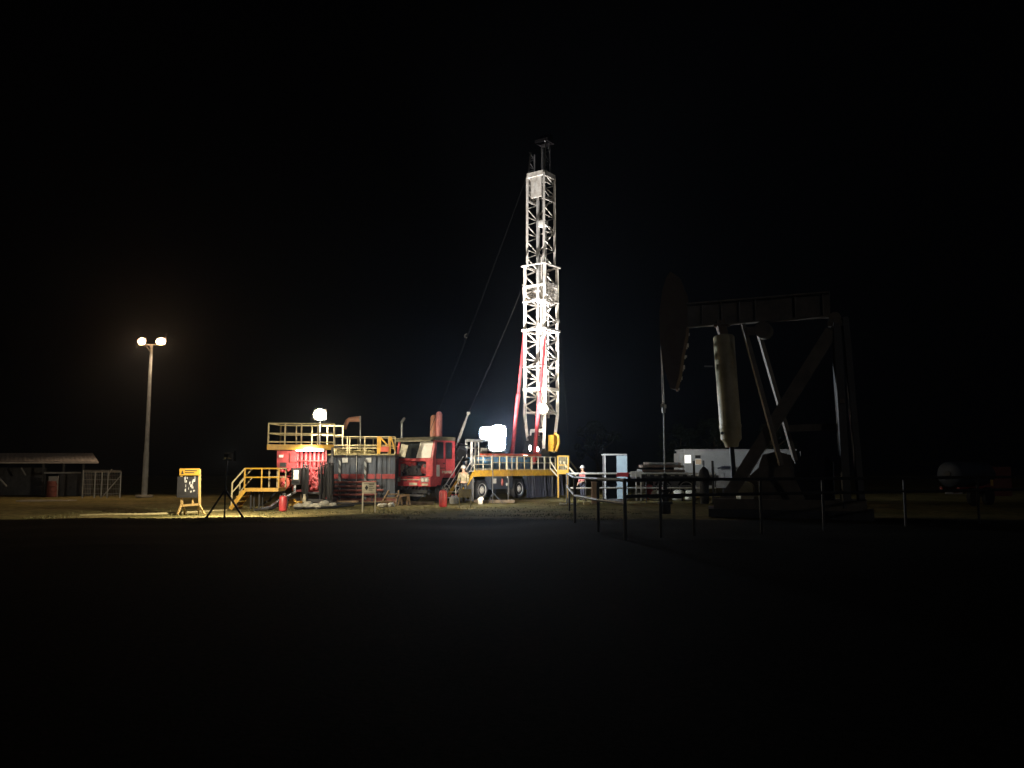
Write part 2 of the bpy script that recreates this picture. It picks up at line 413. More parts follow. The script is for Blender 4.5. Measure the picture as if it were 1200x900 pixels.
# ------------------------------------------------------------------ yellow stair platform
def stair_platform():
    t = thing('stair_platform', 'yellow steel access platform with handrails and a short stair', 'platform', (X(300, 35), 35, 0))
    D = 34.6; zf = Z(572, D)
    x0, x1 = X(287, D), X(327, D)
    obj('deck', MB().box(x0, x1, D, D + 1.1, zf - .14, zf), 'yellow', t)
    mb = MB(); railing(mb, (x0, D + .02, zf), (x1, D + .02, zf), Z(549, D) - zf, 3, .035); obj('handrail', mb, 'yellow', t)
    mb = MB(); railing(mb, (x0 + .7, D + 1.08, zf), (x1, D + 1.08, zf), Z(549, D) - zf, 3, .035); obj('handrail', mb, 'yellow_pale', t)
    for px in (290, 300, 325):
        for dy in (.6, 1.02): obj('leg', MB().bar((X(px, D), D + dy, 0), (X(px, D), D + dy, zf - .14), .06), 'black', t)
    run = x0 - X(267, D)
    for dy in (0.02, 1.0):
        mb = MB().bar((x0, D + dy, zf - .1), (x0 - run + .15, D + dy, .03), .05, .16)
        obj('stringer', mb, 'yellow', t)
        hp = Z(549, D) - zf
        mb = MB().tube([(x0, D + dy, zf + hp), (x0 - run * .72, D + dy, hp + zf * .33), (x0 - run * .72, D + dy, .15)], .033, 6)
        mb.tube([(x0, D + dy, zf + hp * .5), (x0 - run * .72, D + dy, hp * .5 + zf * .33)], .028, 6)
        obj('stair_rail', mb, 'yellow_pale', t)
    for k in range(4):
        q = (k + .6) / 4.3; z = zf * (1 - q); x = x0 - (run - .15) * q
        obj('step', MB().box(x - .13, x + .13, D + .04, D + .98, z - .03, z), 'yellow', t)
stair_platform()

# ------------------------------------------------------------------ red accumulator unit
AD = 38.0
def accumulator():
    D = AD; t = thing('accumulator_unit', 'red pump and accumulator unit lit up under the yellow deck', 'machine', (X(352, D), D, 0))
    q = lambda px, py, dy=0: P(px, py, D + dy)
    obj('skid', MB().box(X(324, D), X(386, D), D, D + 1.8, .12, .3).bar((X(326, D), D + .1, .06), (X(384, D), D + .1, .06), .2, .12), 'black', t)
    cab = obj('cabinet', MB().box(X(323.5, D), X(345, D), D + .1, D + 1.3, q(0, 549).z, q(0, 528).z)
              .box(q(340, 530).x, q(347, 530).x, D + .04, D + .1, q(0, 541).z, q(0, 531).z), 'red', t)
    obj('control_box', MB().box(X(328, D), X(335, D), D - .02, D + .09, q(0, 547).z, q(0, 542).z), 'black', cab)
    obj('label_plate', MB().box(X(326, D), X(331, D), D + .06, D + .098, q(0, 536).z, q(0, 533).z), 'white', cab)
    mb = MB()
    for (px, py, r) in ((330, 552, .09), (334, 553, .07), (338, 551, .08), (341, 555, .07)): mb.lathe(q(px, py), (0, 1, 0), [(-.05, r * .6), (0, r), (.1, r), (.2, r * .8)], 12)
    mb.tube([q(326, 551, .2), q(326, 575, .2)], .05).tube([q(343, 548, .2), q(343, 575, .2)], .05).tube([q(328, 558, .1), q(342, 558, .1)], .05)
    obj('valve_bank', mb, 'red', t)
    c = q(333, 566.5)
    mo = obj('pump_motor', MB().lathe(c, (0, 1, 0), [(-.12, .1), (-.1, .26), (0, .29), (.06, .24), (.6, .24), (.62, .1)], 24), 'orange_red', t)
    obj('motor_cap', MB().lathe(c + V(0, -.14, 0), (0, 1, 0), [(-.05, .05), (0, .1), (.05, .11)], 14), 'red', mo)
    for k in range(7):
        px = 348 + k * 5.1; c = q(px, 548, .55 + (.12 if k % 2 else 0)); zt = q(0, 529).z
        obj('bottle', MB().lathe(V(c.x, c.y, q(0, 556).z), (0, 0, 1), [(0, .04), (.05, .085), (.6, .088), (zt - q(0, 556).z - .12, .085), (zt - q(0, 556).z, .03)], 14), 'red', t)
    obj('bottle_rack', MB().bar(q(345, 549, .45), q(382, 549, .45), .06, .1).bar(q(345, 575, .45), q(382, 575, .45), .06, .1).bar(q(382, 527, .6), q(382, 585, .6), .08)
        .bar(q(345, 540, .4), q(382, 540, .4), .03, .05), 'red_dull', t)
    pn = obj('control_panel', MB().box(X(342.5, D), X(353, D), D - .12, D + .06, q(0, 568).z, q(0, 548.5).z), 'black', t)
    obj('chart_paper', MB().box(X(345, D), X(351, D), D - .14, D - .125, q(0, 562).z, q(0, 551).z), 'white', pn)
    en = MB()
    en.blob(q(366, 560, .5), .3, .3, .26, 12, 8, .12).blob(q(370, 568, .4), .28, .3, .3, 12, 8, .12)
    for k in range(9): en.tube([q(360 + random.uniform(0, 15), 546 + random.uniform(0, 10), .15), q(360 + random.uniform(0, 15), 560 + random.uniform(0, 18), .1)], random.uniform(.02, .05))
    for k in range(6): en.lathe(q(361 + random.uniform(0, 14), 552 + random.uniform(0, 24), .12), (0, 1, 0), [(-.04, .03), (0, .08), (.08, .08)], 10)
    obj('triplex_pump', en, 'red_dull', t)
    obj('suction_manifold', MB().tube([q(355, 578, .2), q(383, 578, .2)], .06).tube([q(360, 578, .2), q(360, 587, .2)], .05).tube([q(375, 578, .2), q(375, 587, .2)], .05), 'black', t)
    tl = obj('tube_lamp', MB().box(X(346, D), X(380, D), D - .1, D - .02, q(0, 527.4).z, q(0, 526.2).z + .03), 'white', t)
    obj('lit_tube', MB().tube([q(347, 528.0, -.06), q(379, 528.0, -.06)], .022), 'tube_light', tl)
    obj('jacket_plate', MB().box(X(355, D), X(361, D), D - .3, D - .2, q(0, 590).z + .06, q(0, 579).z), 'cream', t)
accumulator()

def hoses(px0, px1, n, y0, y1, D, where, seed):
    rnd = random.Random(seed)
    for k in range(n):
        px = px0 + (px1 - px0) * (k + .5) / n; w = rnd.uniform(1.2, 3.2); top = y0 + rnd.uniform(-2, 3); bot = y1 + rnd.uniform(-6, 2); dy = rnd.uniform(-.15, .15)
        pts = []
        for i in range(15):
            a = math.pi * i / 14
            pts.append(P(px - w * math.cos(a), top + (1 - math.sin(a)) * 4, D + dy) if False else P(px + w * math.cos(a) * .5, top + (bot - top) * (0.5 - .5 * math.cos(2 * a)) + rnd.uniform(-.3, .3), D + dy + .12 * math.sin(a * 1)))
        tag(obj('hanging_hose', MB().tube(pts, .032, 7), 'rubber', loc=(pts[0].x, D, 0)), 'black rubber hose hanging in loops ' + where, 'hose', 'black hoses hung ' + where)
hoses(353.5, 361, 5, 546, 584, AD - .35, 'beside the white panel of the red unit', 1)
hoses(374, 391, 9, 544, 585, AD - .25, 'between the red unit and the dark tank', 2)

# ------------------------------------------------------------------ upper yellow deck
def upper_deck():
    D = 37.6; t = thing('upper_deck', 'high yellow railed walkway deck above the red unit', 'walkway', (X(352, D), D, 0))
    x0, x1 = X(313.5, D), X(392, D + .8); zf = Z(521, D); yb = D + 2.0
    a, b_ = V(x0, D, zf), V(x1, D + .6, zf)
    obj('deck', MB().hexa([a + V(0, .03, -.10), b_ + V(0, .03, -.10), b_ + V(0, 2, -.10), a + V(0, 2, -.10), a + V(0, .03, -.02), b_ + V(0, .03, -.02), b_ + V(0, 2, -.02), a + V(0, 2, -.02)]), 'grey', t)
    obj('edge_beam', MB().bar(a + V(0, 0, -.11), b_ + V(0, 0, -.11), .05, .24), 'yellow', t)
    obj('edge_beam', MB().bar(a + V(-.03, .0, -.11), a + V(-.03, 2, -.11), .05, .24), 'yellow', t)
    h = Z(496, D) - zf
    mb = MB(); railing(mb, a, b_, h, 5, .038, (1.0, .53, .13)); obj('handrail', mb, 'yellow_pale', t)
    mb = MB(); railing(mb, a + V(0, 1.95, 0), b_ + V(0, 1.95, 0), h, 5, .034, (1.0, .53)); obj('handrail', mb, 'yellow_pale', t)
    mb = MB(); railing(mb, a, a + V(0, 1.95, 0), h, 2, .034, (1.0, .53)); obj('handrail', mb, 'yellow_pale', t)
    for px in (389,):
        for dy in (.35, 1.9): obj('leg', MB().bar((X(px, D + dy), D + dy, 0), (X(px, D + dy), D + dy, zf - .12), .1), 'dark_grey', t)
upper_deck()

def tank_flood():
    D = 39.6; c = P(375, 486, D)
    t = thing('floodlight', 'glaring yellowish floodlight on a pole over the high yellow deck', 'floodlight', (c.x, D, Z(521, 38)))
    obj('pole', MB().tube([(c.x, D + .1, Z(521, 38)), (c.x, D + .1, c.z)], .03), 'dark_grey', t)
    obj('housing', MB().hexa([c + V(-.2, .2, -.12), c + V(.2, .2, -.12), c + V(.2, .2, .16), c + V(-.2, .2, .16), c + V(-.3, -.02, -.24), c + V(.3, -.02, -.24), c + V(.3, .05, .26), c + V(-.3, .05, .26)]), 'dark_grey', t)
    obj('lens', MB().blob(c + V(0, -.05, 0), .29, .06, .26, 16, 9), 'lamp_warm', t)
    p = c + V(0, -.4, -.05)
    lamp('tank_flood_spill', 'SPOT', p, 1250, (1, .86, .60), .15, p + V(.6, .05, -.8), 144, .4)
tank_flood()
lamp('tube_light_lamp', 'SPOT', P(362, 530, AD - .5), 460, (1, .88, .68), .3, P(362, 552, AD + .35), 150, .5)

# ------------------------------------------------------------------ dark mud tank with low railing
TD = 41.0
def mud_tank():
    D = TD; t = thing('mud_tank', 'dark blue corrugated mud tank with a faded red band', 'tank', (X(424, D), D, 0))
    q = lambda px, py, dy=0: P(px, py, D + dy)
    x0, x1 = X(384, D), X(463, D); zt = Z(533.5, D)
    mb = MB(); N = 52; vs = []
    for i in range(N + 1):
        x = x0 + (x1 - x0) * i / N; y = D + (.0, .0, .0, .0, .0, .0, .02, .02)[i % 8]
        vs += [V(x, y, .25), V(x, y, zt)]
    mb.add(vs, [(2 * i, 2 * i + 2, 2 * i + 3, 2 * i + 1) for i in range(N)])
    mb.box(x0, x1, D + .08, D + 2.4, .25, zt)
    obj('shell', mb, 'tank_blue', t, smooth=False)
    obj('skid', MB().bar((x0 - .1, D + .1, .13), (x1 + .1, D + .1, .13), .2, .25).bar((x0 - .1, D + 2.2, .13), (x1 + .1, D + 2.2, .13), .2, .25), 'red_brown', t)
    obj('red_band', MB().box(x0, x1, D - .02, D + .0, Z(561, D), Z(555.5, D)), 'red_dull', t)
    obj('top_deck', MB().box(x0, x1, D - .12, D + 2.4, zt + .003, zt + .07), 'khaki', t)
    h = Z(512, D) - zt - .07; z = zt + .07
    mb = MB(); railing(mb, (X(392, D), D - .08, z), (x1, D - .08, z), h, 5, .032, (1, .5, .33)); mb.tube([(X(407, D), D - .08, z), (X(407, D), D - .08, z + h)], .03, 6)
    obj('handrail', mb, 'yellow_pale', t)
    mb = MB(); railing(mb, (X(390, D), D + 2.3, z), (x1 + .1, D + 2.3, z), h, 5, .03, (1, .5)); obj('handrail', mb, 'yellow_pale', t)
    mb = MB().box(X(442, D), X(445.5, D), D - .15, D - .09, z, z + h * 1.02).box(X(455.5, D), X(458, D), D - .15, D - .09, z, z + h)
    mb.bar((X(446, D), D - .12, z + h * .95), (X(455, D), D - .12, z + h * .45), .07).bar((X(446, D), D - .12, z + h * .1), (X(446, D), D - .12, z + h), .05)
    mb.bar((X(458, D), D - .12, z + h), (X(463, D), D - .12, z + h * .2), .07)
    obj('gate', mb, 'yellow', t)
    obj('warning_panel', MB().box(X(446.5, D), X(456, D), D - .18, D - .155, z + h * .12, z + h * .42), 'orange_red', t)
    mb = MB()
    for k in range(7): c = P(395 + k * 6.5, 531, D + .8); mb.blob(c + V(0, 0, random.uniform(-.05, .1)), .2, .2, random.uniform(.1, .25), 8, 6, .2)
    mb.tube([P(393, 528, D + .3), P(440, 530, D + .4)], .07)
    obj('agitator_row', mb, 'khaki', t)
    for px in (398.5, 428.5):
        obj('ladder_post', MB().box(X(px - 1.3, D), X(px + 1.3, D), D - .1, D - .03, .15, zt - .2), 'stripe', t)
    for px in (404.5, 432):
        obj('name_plate', MB().box(X(px - 3.4, D), X(px + 3.2, D), D - .05, D - .022, Z(542, D), Z(536.5, D)), 'grey', t)
    for px in (388.5, 409.5, 418, 440, 447):
        obj('wall_rib', MB().box(X(px - .35, D), X(px + .35, D), D - .045, D - .021, .25, zt), 'grey' if px in (388.5, 418) else 'tank_blue', t)
mud_tank()
for k, py in enumerate((565.3, 570.3, 575, 580)):
    D = TD - .45 - .05 * k
    word = ('highest of the four racked on the dark tank', 'second from the top on the dark tank', 'second from the bottom on the dark tank', 'lowest of the four racked on the dark tank')[k]
    a, b_ = P(387 + k * .8, py, D), P(441 + (k * 37 % 11), py - .6, D)
    tag(obj('stored_pipe', MB().tube([a, b_], .055, 10), 'red_brown', loc=a), 'dull red pipe lying level, ' + word, 'pipe', 'red pipes racked along the mud tank')
D = TD - .25
t = thing('pipe_rack', 'dark low rack holding red pipes in front of the tank', 'rack', (X(415, D), D, 0))
for px in (392, 437):
    obj('upright', MB().bar((X(px, D), D - .05, 0), (X(px, D), D - .05, Z(562, D)), .07), 'black', t)
    for py in (567, 572, 577, 582): obj('peg', MB().bar((X(px, D), D - .05, Z(py, D)), (X(px, D), D - .5, Z(py, D)), .04), 'black', t)

def windsock():
    D = TD + 1.0; t = thing('windsock', 'red windsock drooping from a thin white pole', 'windsock', (X(422.3, D), D, Z(533, TD)))
    obj('pole', MB().tube([P(422.3, 533, D), P(422.3, 487.5, D)], .03), 'white', t)
    q = lambda px, py: P(px, py, D)
    pts = [q(422, 491), q(415, 491.2), q(409.5, 491.8), q(407, 493.6), q(405.2, 498), q(404, 503)]
    obj('sock', MB().tube(pts, .15, 12, .085), 'lit_orange', t)
    obj('hoop', MB().lathe(q(422.3, 491) + V(-.02, 0, 0), (1, 0, 0), [(0, .155), (.03, .155)], 14), 'white', t)
windsock()

D = TD + 1.6
t = thing('camera_pole', 'thin grey pole with a small camera head behind the cab', 'pole', (X(471, D), D, 0))
obj('pole', MB().tube([(X(471, D), D, 0), P(471, 494, D)], .05), 'grey', t)
obj('camera_head', MB().bar(P(470, 496, D), P(474.5, 489.5, D), .1, .12).bar(P(469, 494.5, D), P(472.5, 494.5, D), .06), 'dark_grey', t)

# ------------------------------------------------------------------ small things in front of the rig
def extinguisher_proto():
    t = thing('fire_extinguisher', 'red fire extinguisher on the sand by the yellow stair', 'fire extinguisher', (0, 0, 0), 'red fire extinguishers along the site edge')
    obj('body', MB().lathe((0, 0, 0), (0, 0, 1), [(0, .11), (.03, .15), (.05, .16), (.5, .16), (.58, .13), (.62, .05)], 16), 'red', t)
    obj('valve', MB().tube([(0, 0, .6), (0, 0, .68)], .04).bar((-.03, 0, .68), (.1, 0, .70), .03).bar((-.03, 0, .66), (.09, 0, .65), .02), 'black', t)
    obj('hose', MB().tube([(.03, 0, .66), (.17, -.02, .6), (.19, -.03, .35), (.175, -.03, .12)], .016, 6), 'rubber', t)
    return t
ex = extinguisher_proto()
D = 33.4; ex.location = (X(333, D), D, 0); ex.scale = (1, 1, 1)
D = 36.8; e2 = dup(ex, (X(519.5, D), D, 0), 'tall red fire extinguisher in front of the truck wheel'); e2.scale = (1.1, 1.1, 1.22)

def sign_board():
    D = 32.6; t = thing('sign_board', 'cream warning sign on two thin white legs before the tank', 'sign', (X(433, D), D, 0))
    q = lambda px, py: P(px, py, D)
    for px in (425.6, 440.3): obj('leg', MB().bar(V(X(px, D), D, 0), q(px, 565.5), .045), 'cream', t)
    p = obj('panel', MB().box(X(425, D), X(441, D), D - .05, D - .024, q(0, 577).z, q(0, 565).z), 'cream', t)
    mb = MB(); c = q(429.8, 571.5) + V(0, -.058, 0)
    mb.prism([c + V(-.07, 0, 0), c + V(0, 0, -.1), c + V(.07, 0, 0), c + V(0, 0, .1)], (0, .006, 0))
    for k in range(4):
        x0 = X(433, D); z = q(0, 568 + k * 2.2).z; mb.box(x0, x0 + (.20, .16, .22, .14)[k], D - .057, D - .051, z, z + .025)
    mb.box(X(427, D), X(439, D), D - .057, D - .051, q(0, 566.6).z, q(0, 566.1).z)
    obj('sign_print', mb, 'black', p)
    obj('lower_rail', MB().bar(q(425.6, 577.7), q(440.3, 577.7), .035), 'cream', t)
sign_board()

def slat_stand():
    D = 35.8; t = thing('floodlight', 'small olive slatted floodlight panel on two legs turned towards the rig', 'floodlight', (X(545.5, D), D, 0))
    for px in (538.5, 552): obj('leg', MB().bar((X(px, D), D, 0), P(px, 573, D), .045), 'khaki', t)
    h = obj('lamp_housing', MB().box(X(538.8, D), X(551.8, D), D + .0, D + .08, Z(582.5, D), Z(573, D)), 'khaki', t)
    for py in (574, 576.8, 579.5, 582.3): obj('cooling_fin', MB().bar(P(538, py, D - .025), P(552.5, py, D - .025), .05, .05), 'khaki', h)
    obj('cover_plate', MB().box(X(538, D), X(543, D), D - .07, D - .052, Z(582.5, D), Z(573.5, D)), 'khaki', h)
    obj('lens', MB().box(X(540, D), X(550.5, D), D + .082, D + .09, Z(581, D), Z(574.5, D)), 'lamp_warm', h)
    c = V(X(545, D), D + .25, Z(577, D))
    lamp('rig_side_flood_light', 'SPOT', c, 7400, (1, .89, .73), .2, c + V(3.4, 9.5, 3.0), 70, 1.0)
slat_stand()

rnd = random.Random(5)
where = ['pale sack lying on the sand beside the yellow tray', 'pale sack slumped below the hanging hoses', 'flat grey sack between two paler sacks', 'large pale sack below the red pipes',
         'pale sack near the small warning sign', 'torn white sack under the truck bumper', 'white sack beside the timber steps']
for k, (px, py, w, h, D) in enumerate(((352, 592, .55, .14, 36.5), (362, 592, .6, .2, 36), (372, 593, .7, .16, 35.6), (381, 590, .55, .2, 37), (391, 590, .4, .14, 37), (459, 589, .4, .14, 37.2), (449, 590, .5, .12, 37))):
    c = V(X(px, D), D, h * .5)
    tag(obj('sack', MB().blob(c, w * .42, .3, h * .9, 14, 8, .13), 'sack', loc=(c.x, D, 0)), where[k], 'sack', 'sacks on the ground before the tank')
D = 37
tag(obj('drip_tray', MB().box(X(339, D), X(352, D), D - .1, D + .5, .05, .24).box(X(340, D), X(345, D), D, D + .3, .24, .34), 'yellow', loc=(X(345, D), D, 0)), 'flat yellow drip tray on the ground under the red unit', 'tray')
def stepset():
    D = 38.2; t = thing('timber_steps', 'low brown timber steps lying before the truck bumper', 'steps', (X(456, D), D, 0))
    for k, (a, b_, py) in enumerate(((452, 466, 579), (449, 465, 583), (446, 463, 587))): obj('tread', MB().box(X(a, D), X(b_, D), D + .5 - .3 * k, D + .8 - .3 * k, Z(py + 1.4, D), Z(py, D)), 'wood', t)
    for px in (448, 465): obj('side_board', MB().bar((X(px, D), D - .1, .05), (X(px + (5 if px == 448 else 0), D), D + .8, .62), .05, .14), 'wood', t)
stepset()
D = 38
t = thing('sawhorse', 'low brown timber trestle under the truck bumper', 'trestle', (X(474, D), D, 0))
obj('beam', MB().bar(P(468, 581, D), P(480, 580, D), .1, .1), 'wood', t)
for a, b_ in ((469, 467), (470, 472), (478, 477), (479, 481)): obj('leg', MB().bar(P(a, 581, D + (.0 if b_ % 2 else .2)), V(X(b_, D), D, 0), .06), 'wood', t)
rl = ['black hose trailing on the sand from the stair', 'grey hose snaking behind the red extinguisher', 'black hose lying below the yellow platform', 'dark cable looping past the pale sacks', 'black hose along the ground by the sign']
for k, pts in enumerate((((304, 592, 36), (315, 587, 36.5), (323, 577, 36.9), (326, 571, 37.2)), ((302, 597, 34), (316, 594, 35), (325, 588, 36), (336, 582, 36.6), (345, 577, 37), (346, 570, 37.4)),
                         ((298, 598, 33.6), (318, 596, 34.3), (330, 591, 36), (345, 590, 38)), ((345, 596, 35), (365, 595.5, 35.2), (390, 594, 36), (415, 592, 37)), ((395, 590, 39), (420, 590, 38.5), (450, 589.5, 39)))):
    pp = [P(*p) for p in pts]
    for p in pp: p.z = max(p.z, .04)
    out = []
    for i in range(len(pp) - 1):
        for j in range(5): out.append(pp[i].lerp(pp[i + 1], j / 5) + V(0, .12 * math.sin(i * 2 + j), 0))
    out.append(pp[-1])
    tag(obj('ground_hose', MB().tube(out, .05, 8), 'steel' if k == 1 else 'rubber', loc=(pp[0].x, pp[0].y, 0)), rl[k], 'hose', 'hoses on the ground before the unit')
bl = ['brown timber block at the foot of the red unit', 'rough brown plank under the hanging hoses', 'grey timber sleeper below the lowest red pipe', 'brown timber offcut by the tank corner', 'dark timber mat edge under the truck', 'long timber sleeper under the rig wheels']
for k, (a, b_, py, D, h) in enumerate(((360, 372, 587, 38, .16), (372, 388, 585, 38.2, .12), (392, 420, 587, 39.6, .16), (424, 446, 588, 39, .14), (466, 508, 590, 39, .13), (556, 603, 588, 41.2, .14))):
    x0, x1 = X(a, D), X(b_, D)
    tag(obj('timber_block', MB().box(x0, x1, D, D + .35, 0, h), 'bark' if k > 3 else 'wood', loc=(x0, D, 0)), bl[k], 'timber', 'timber on the ground')

# ------------------------------------------------------------------ the truck mounted rig
ang = R(35); bx, by = math.sin(ang), math.cos(ang); nx, ny = math.cos(ang), -math.sin(ang)
corner = V(X(507, 41.0), 41.0, 0); A = corner - 1.22 * V(nx, ny, 0)
def T(x, y, z): return V(A.x + bx * x + nx * y, A.y + by * x + ny * y, z)
def solve(px, lat):
    k = (px - CX) / F_PX; x0, y0 = A.x + nx * lat, A.y + ny * lat
    return (k * y0 - x0) / (bx - k * by)
def Zt(py, x, y): return Z(py, T(x, y, 0).y)
def TP(px, py, lat):
    x = solve(px, lat); return V(x, lat, Zt(py, x, lat))
rig = thing('workover_rig', 'red truck mounted workover rig with a tall white lattice mast', 'drilling rig', T(5, 0, 0))
def RB(x0, x1, y0, y1, z0, z1, mb=None): return (mb or MB()).box(x0, x1, y0, y1, z0, z1, T)

def truck():
    W = 1.22; L = 1.72
    zr = Zt(512.5, 0, 1.2); zw1 = Zt(519, 0, 1.2); zw0 = Zt(537.5, 0, 1.2); zg1, zg0 = Zt(541, 0, 1.2), Zt(558, 0, 1.2); zb = Zt(570, 0, 1.2)
    # cab shell: front face leans back above the sill
    def pr(z): return 0 if z <= zw0 else .22 * (z - zw0) / (zr - zw0)
    mb = MB()
    for s in (-1, 1):      # side sheets with arch cut out and window openings framed by bars
        y0, y1 = sorted((s * W, s * (W - .05)))
        f = T
        def sheet(pts): mb.prism([T(x, s * W, z) for x, z in pts], T(0, -s * .05, 0) - T(0, 0, 0))
        sheet([(0, zb + .05), (.62, zb + .05), (.72, zb + .35), (.98, zb + .6), (1.34, zb + .62), (L, zb + .42), (L, zw0), (0, zw0)])
        sheet([(pr(zw0), zw0), (.2, zw0), (.34, zr - .22), (pr(zr - .22), zr - .22)])
        sheet([(.84, zw0), (1.0, zw0), (1.0, zr - .22), (.84, zr - .22)])
        sheet([(1.52, zw0), (L, zw0), (L, zr - .22), (1.52, zr - .22)])
        sheet([(pr(zr - .22), zr - .22), (L, zr - .22), (L, zr - .03), (pr(zr), zr - .03)])
    RB(L - .05, L, -W + .05, W - .05, zb + .4, zr - .05, mb)                 # back wall
    # front: pillars, sill, grille surround
    for y in (-W + .05, W - .05 - .08):
        mb.hexa([T(0.01, y, zw0), T(.01, y + .08, zw0), T(.08, y + .08, zw0), T(.08, y, zw0), T(pr(zr - .1), y, zr - .1), T(pr(zr - .1), y + .08, zr - .1), T(.3, y + .08, zr - .1), T(.3, y, zr - .1)])
    RB(-.02, .08, -W + .05, W - .05, zw0 - .12, zw0 + .02, mb)
    RB(-.01, .1, -W + .05, -W + .22, zg0, zg1 + .02, mb); RB(-.01, .1, W - .42, W - .05, zg0, zg1 + .02, mb)
    RB(.02, .12, -W + .2, -.2, zg1 - .1, zg1, mb)
    cabo = obj('cab', mb, 'cab_red', rig)
    roof = MB()
    pts = [(pr(zr - .12) - .04, zr - .14), (pr(zr) - .02, zr - .02), (.5, zr + .06), (L + .02, zr + .05), (L + .02, zr - .14)]
    roof.prism([T(x, -W - .01, z) for x, z in pts], T(0, 2 * W + .02, 0) - T(0, 0, 0))
    roof.prism([T(x, -W + .02, z) for x, z in ((-.12, zr - .2), (-.1, zr - .12), (.2, zr + .02), (.2, zr - .1))], T(0, 2 * W - .04, 0) - T(0, 0, 0))
    obj('roof', roof, 'roof_olive', cabo)
    # windscreen
    def WS(y0, y1, za, zc, off): return [T(pr(za) + off, y0, za), T(pr(za) + off, y1, za), T(pr(zc) + off, y1, zc), T(pr(zc) + off, y0, zc)]
    obj('windscreen', MB().prism(WS(-W + .1, W - .12, zw0 + .03, zr - .16, .03), T(.02, 0, 0) - T(0, 0, 0)), 'glass_dark', cabo)
    obj('sun_shade', MB().prism([T(pr(zw0 + .05) - .0, .13, zw0 + .04), T(pr(zw0 + .05), W - .16, zw0 + .04), T(pr(zr - .2), W - .13, zr - .2), T(pr(zr - .2), .27, zr - .2)], T(.02, 0, 0) - T(0, 0, 0)), 'white', cabo)
    obj('painted_reflection', MB().prism([T(pr(zw0 + .05), -1.05, zw0 + .1), T(pr(zw0 + .05), -.62, zw0 + .06), T(pr(zr - .4), -.5, zr - .35), T(pr(zr - .3), -.98, zr - .28)], T(.02, 0, 0) - T(0, 0, 0)), 'cream', cabo)  # cream sheet standing in for a bright reflection in the windscreen
    for (xa, xb) in ((.36, .84), (1.0, 1.52)):
        for s in (-1, 1):
            obj('side_window', RB(xa if xa > .5 else .27, xb, s * W - (.04 if s > 0 else -.02), s * W - (.02 if s > 0 else -.04), zw0, zr - .22), 'glass_dark', cabo)
    mb = MB(); RB(.3, .32, W, W + .012, zb + .1, zr - .25, mb); RB(.95, .97, W, W + .012, zb + .7, zr - .25, mb); RB(.3, .97, W, W + .012, zw0 - .48, zw0 - .44, mb)
    obj('door_seam', mb, 'black', cabo)
    obj('door_handle', RB(.78, .92, W + .005, W + .03, zw0 - .25, zw0 - .2), 'black', cabo)
    obj('door_sticker', RB(.28, .52, W + .003, W + .014, zg0 - .02, zg1 - .15), 'white', cabo)
    mb = MB()
    for k in range(7): mb.prism([T(.70 + k * .11, W + .004, zb + .66 + .05 * math.sin(k * 2)), T(.78 + k * .11, W + .004, zb + .62), T(.80 + k * .11, W + .004, zb + .74), T(.72 + k * .11, W + .004, zb + .76)], T(0, .008, 0) - T(0, 0, 0))
    obj('arch_chips', mb, 'cream', cabo)
    # engine behind the open grille
    en = MB(); RB(.35, .5, -W + .1, W - .1, zg0 - .2, zg1, en)
    obj('grille_recess', en, 'black', cabo)
    en = MB(); rn = random.Random(11)
    RB(.16, .36, -.55, .35, zg0 + .05, zg0 + .38, en); RB(.14, .3, -.3, .1, zg0 + .38, zg0 + .55, en)
    for k in range(14):
        y = rn.uniform(-.9, .75); en.tube([T(.12, y, rn.uniform(zg0, zg1)), T(.2, y + rn.uniform(-.3, .3), rn.uniform(zg0, zg1 - .05))], rn.uniform(.015, .04), 6)
    for k in range(6): en.lathe(T(.1, rn.uniform(-.8, .7), rn.uniform(zg0 + .1, zg1 - .1)), (-bx, -by, 0), [(0, .08), (.05, .08), (.06, .03)], 10)
    obj('engine', en, 'dark_grey', rig)
    en = MB(); en.blob(T(.2, -.88, (zg0 + zg1) / 2 + .03), .14, .12, .24, 10, 7, .1); obj('coolant_bottle', en, 'cream', rig)
    en = MB(); en.blob(T(.2, .55, (zg0 + zg1) / 2), .18, .15, .24, 10, 7, .2); obj('air_filter', en, 'red_dull', rig); obj('radiator_shroud', RB(.14, .2, -.75, .0, zg1 - .22, zg1 - .02), 'red', rig)
    # bumper
    bm = MB(); bm.prism([T(x, -W - .02, z) for x, z in ((-.16, zb), (-.2, zb + .1), (-.2, zg0 - .06), (-.1, zg0), (.3, zg0), (.3, zb))], T(0, 2 * W + .04, 0) - T(0, 0, 0))
    bo = obj('bumper', bm, 'cab_red', rig)
    obj('trim_strip', RB(-.215, -.203, -W + .02, W - .02, zb + .3, zb + .34), 'cream', bo)
    for y0, y1 in ((-W + .04, -W + .52), (W - .56, W - .08)):
        h = obj('headlight', RB(-.22, -.19, y0, y1, zb + .2, zg0 - .05), 'grey', bo)
        rm = MB()
        for k in range(2): rm.lathe(T(-.225, y0 + .13 + k * .22, (zb + zg0) / 2 + .06), (-bx, -by, 0), [(0, .085), (.02, .08), (.03, .05)], 12)
        obj('headlight_glass', rm, 'white', h)
    obj('number_plate', RB(-.218, -.203, -.1, .42, zb + .05, zb + .17), 'cream', bo)
    mb = MB(); RB(-.224, -.2185, W - .5, W - .1, zb + .04, zb + .14, mb); obj('bumper_sticker', mb, 'cream', bo)
    mb = MB(); RB(-.207, -.201, -.55, -.25, zb + .24, zb + .28, mb); RB(-.207, -.201, .25, .5, zb + .24, zb + .28, mb); RB(-.207, -.201, -.25, .15, zg0 - .1, zg0 - .06, mb); obj('bumper_slot', mb, 'black', bo)
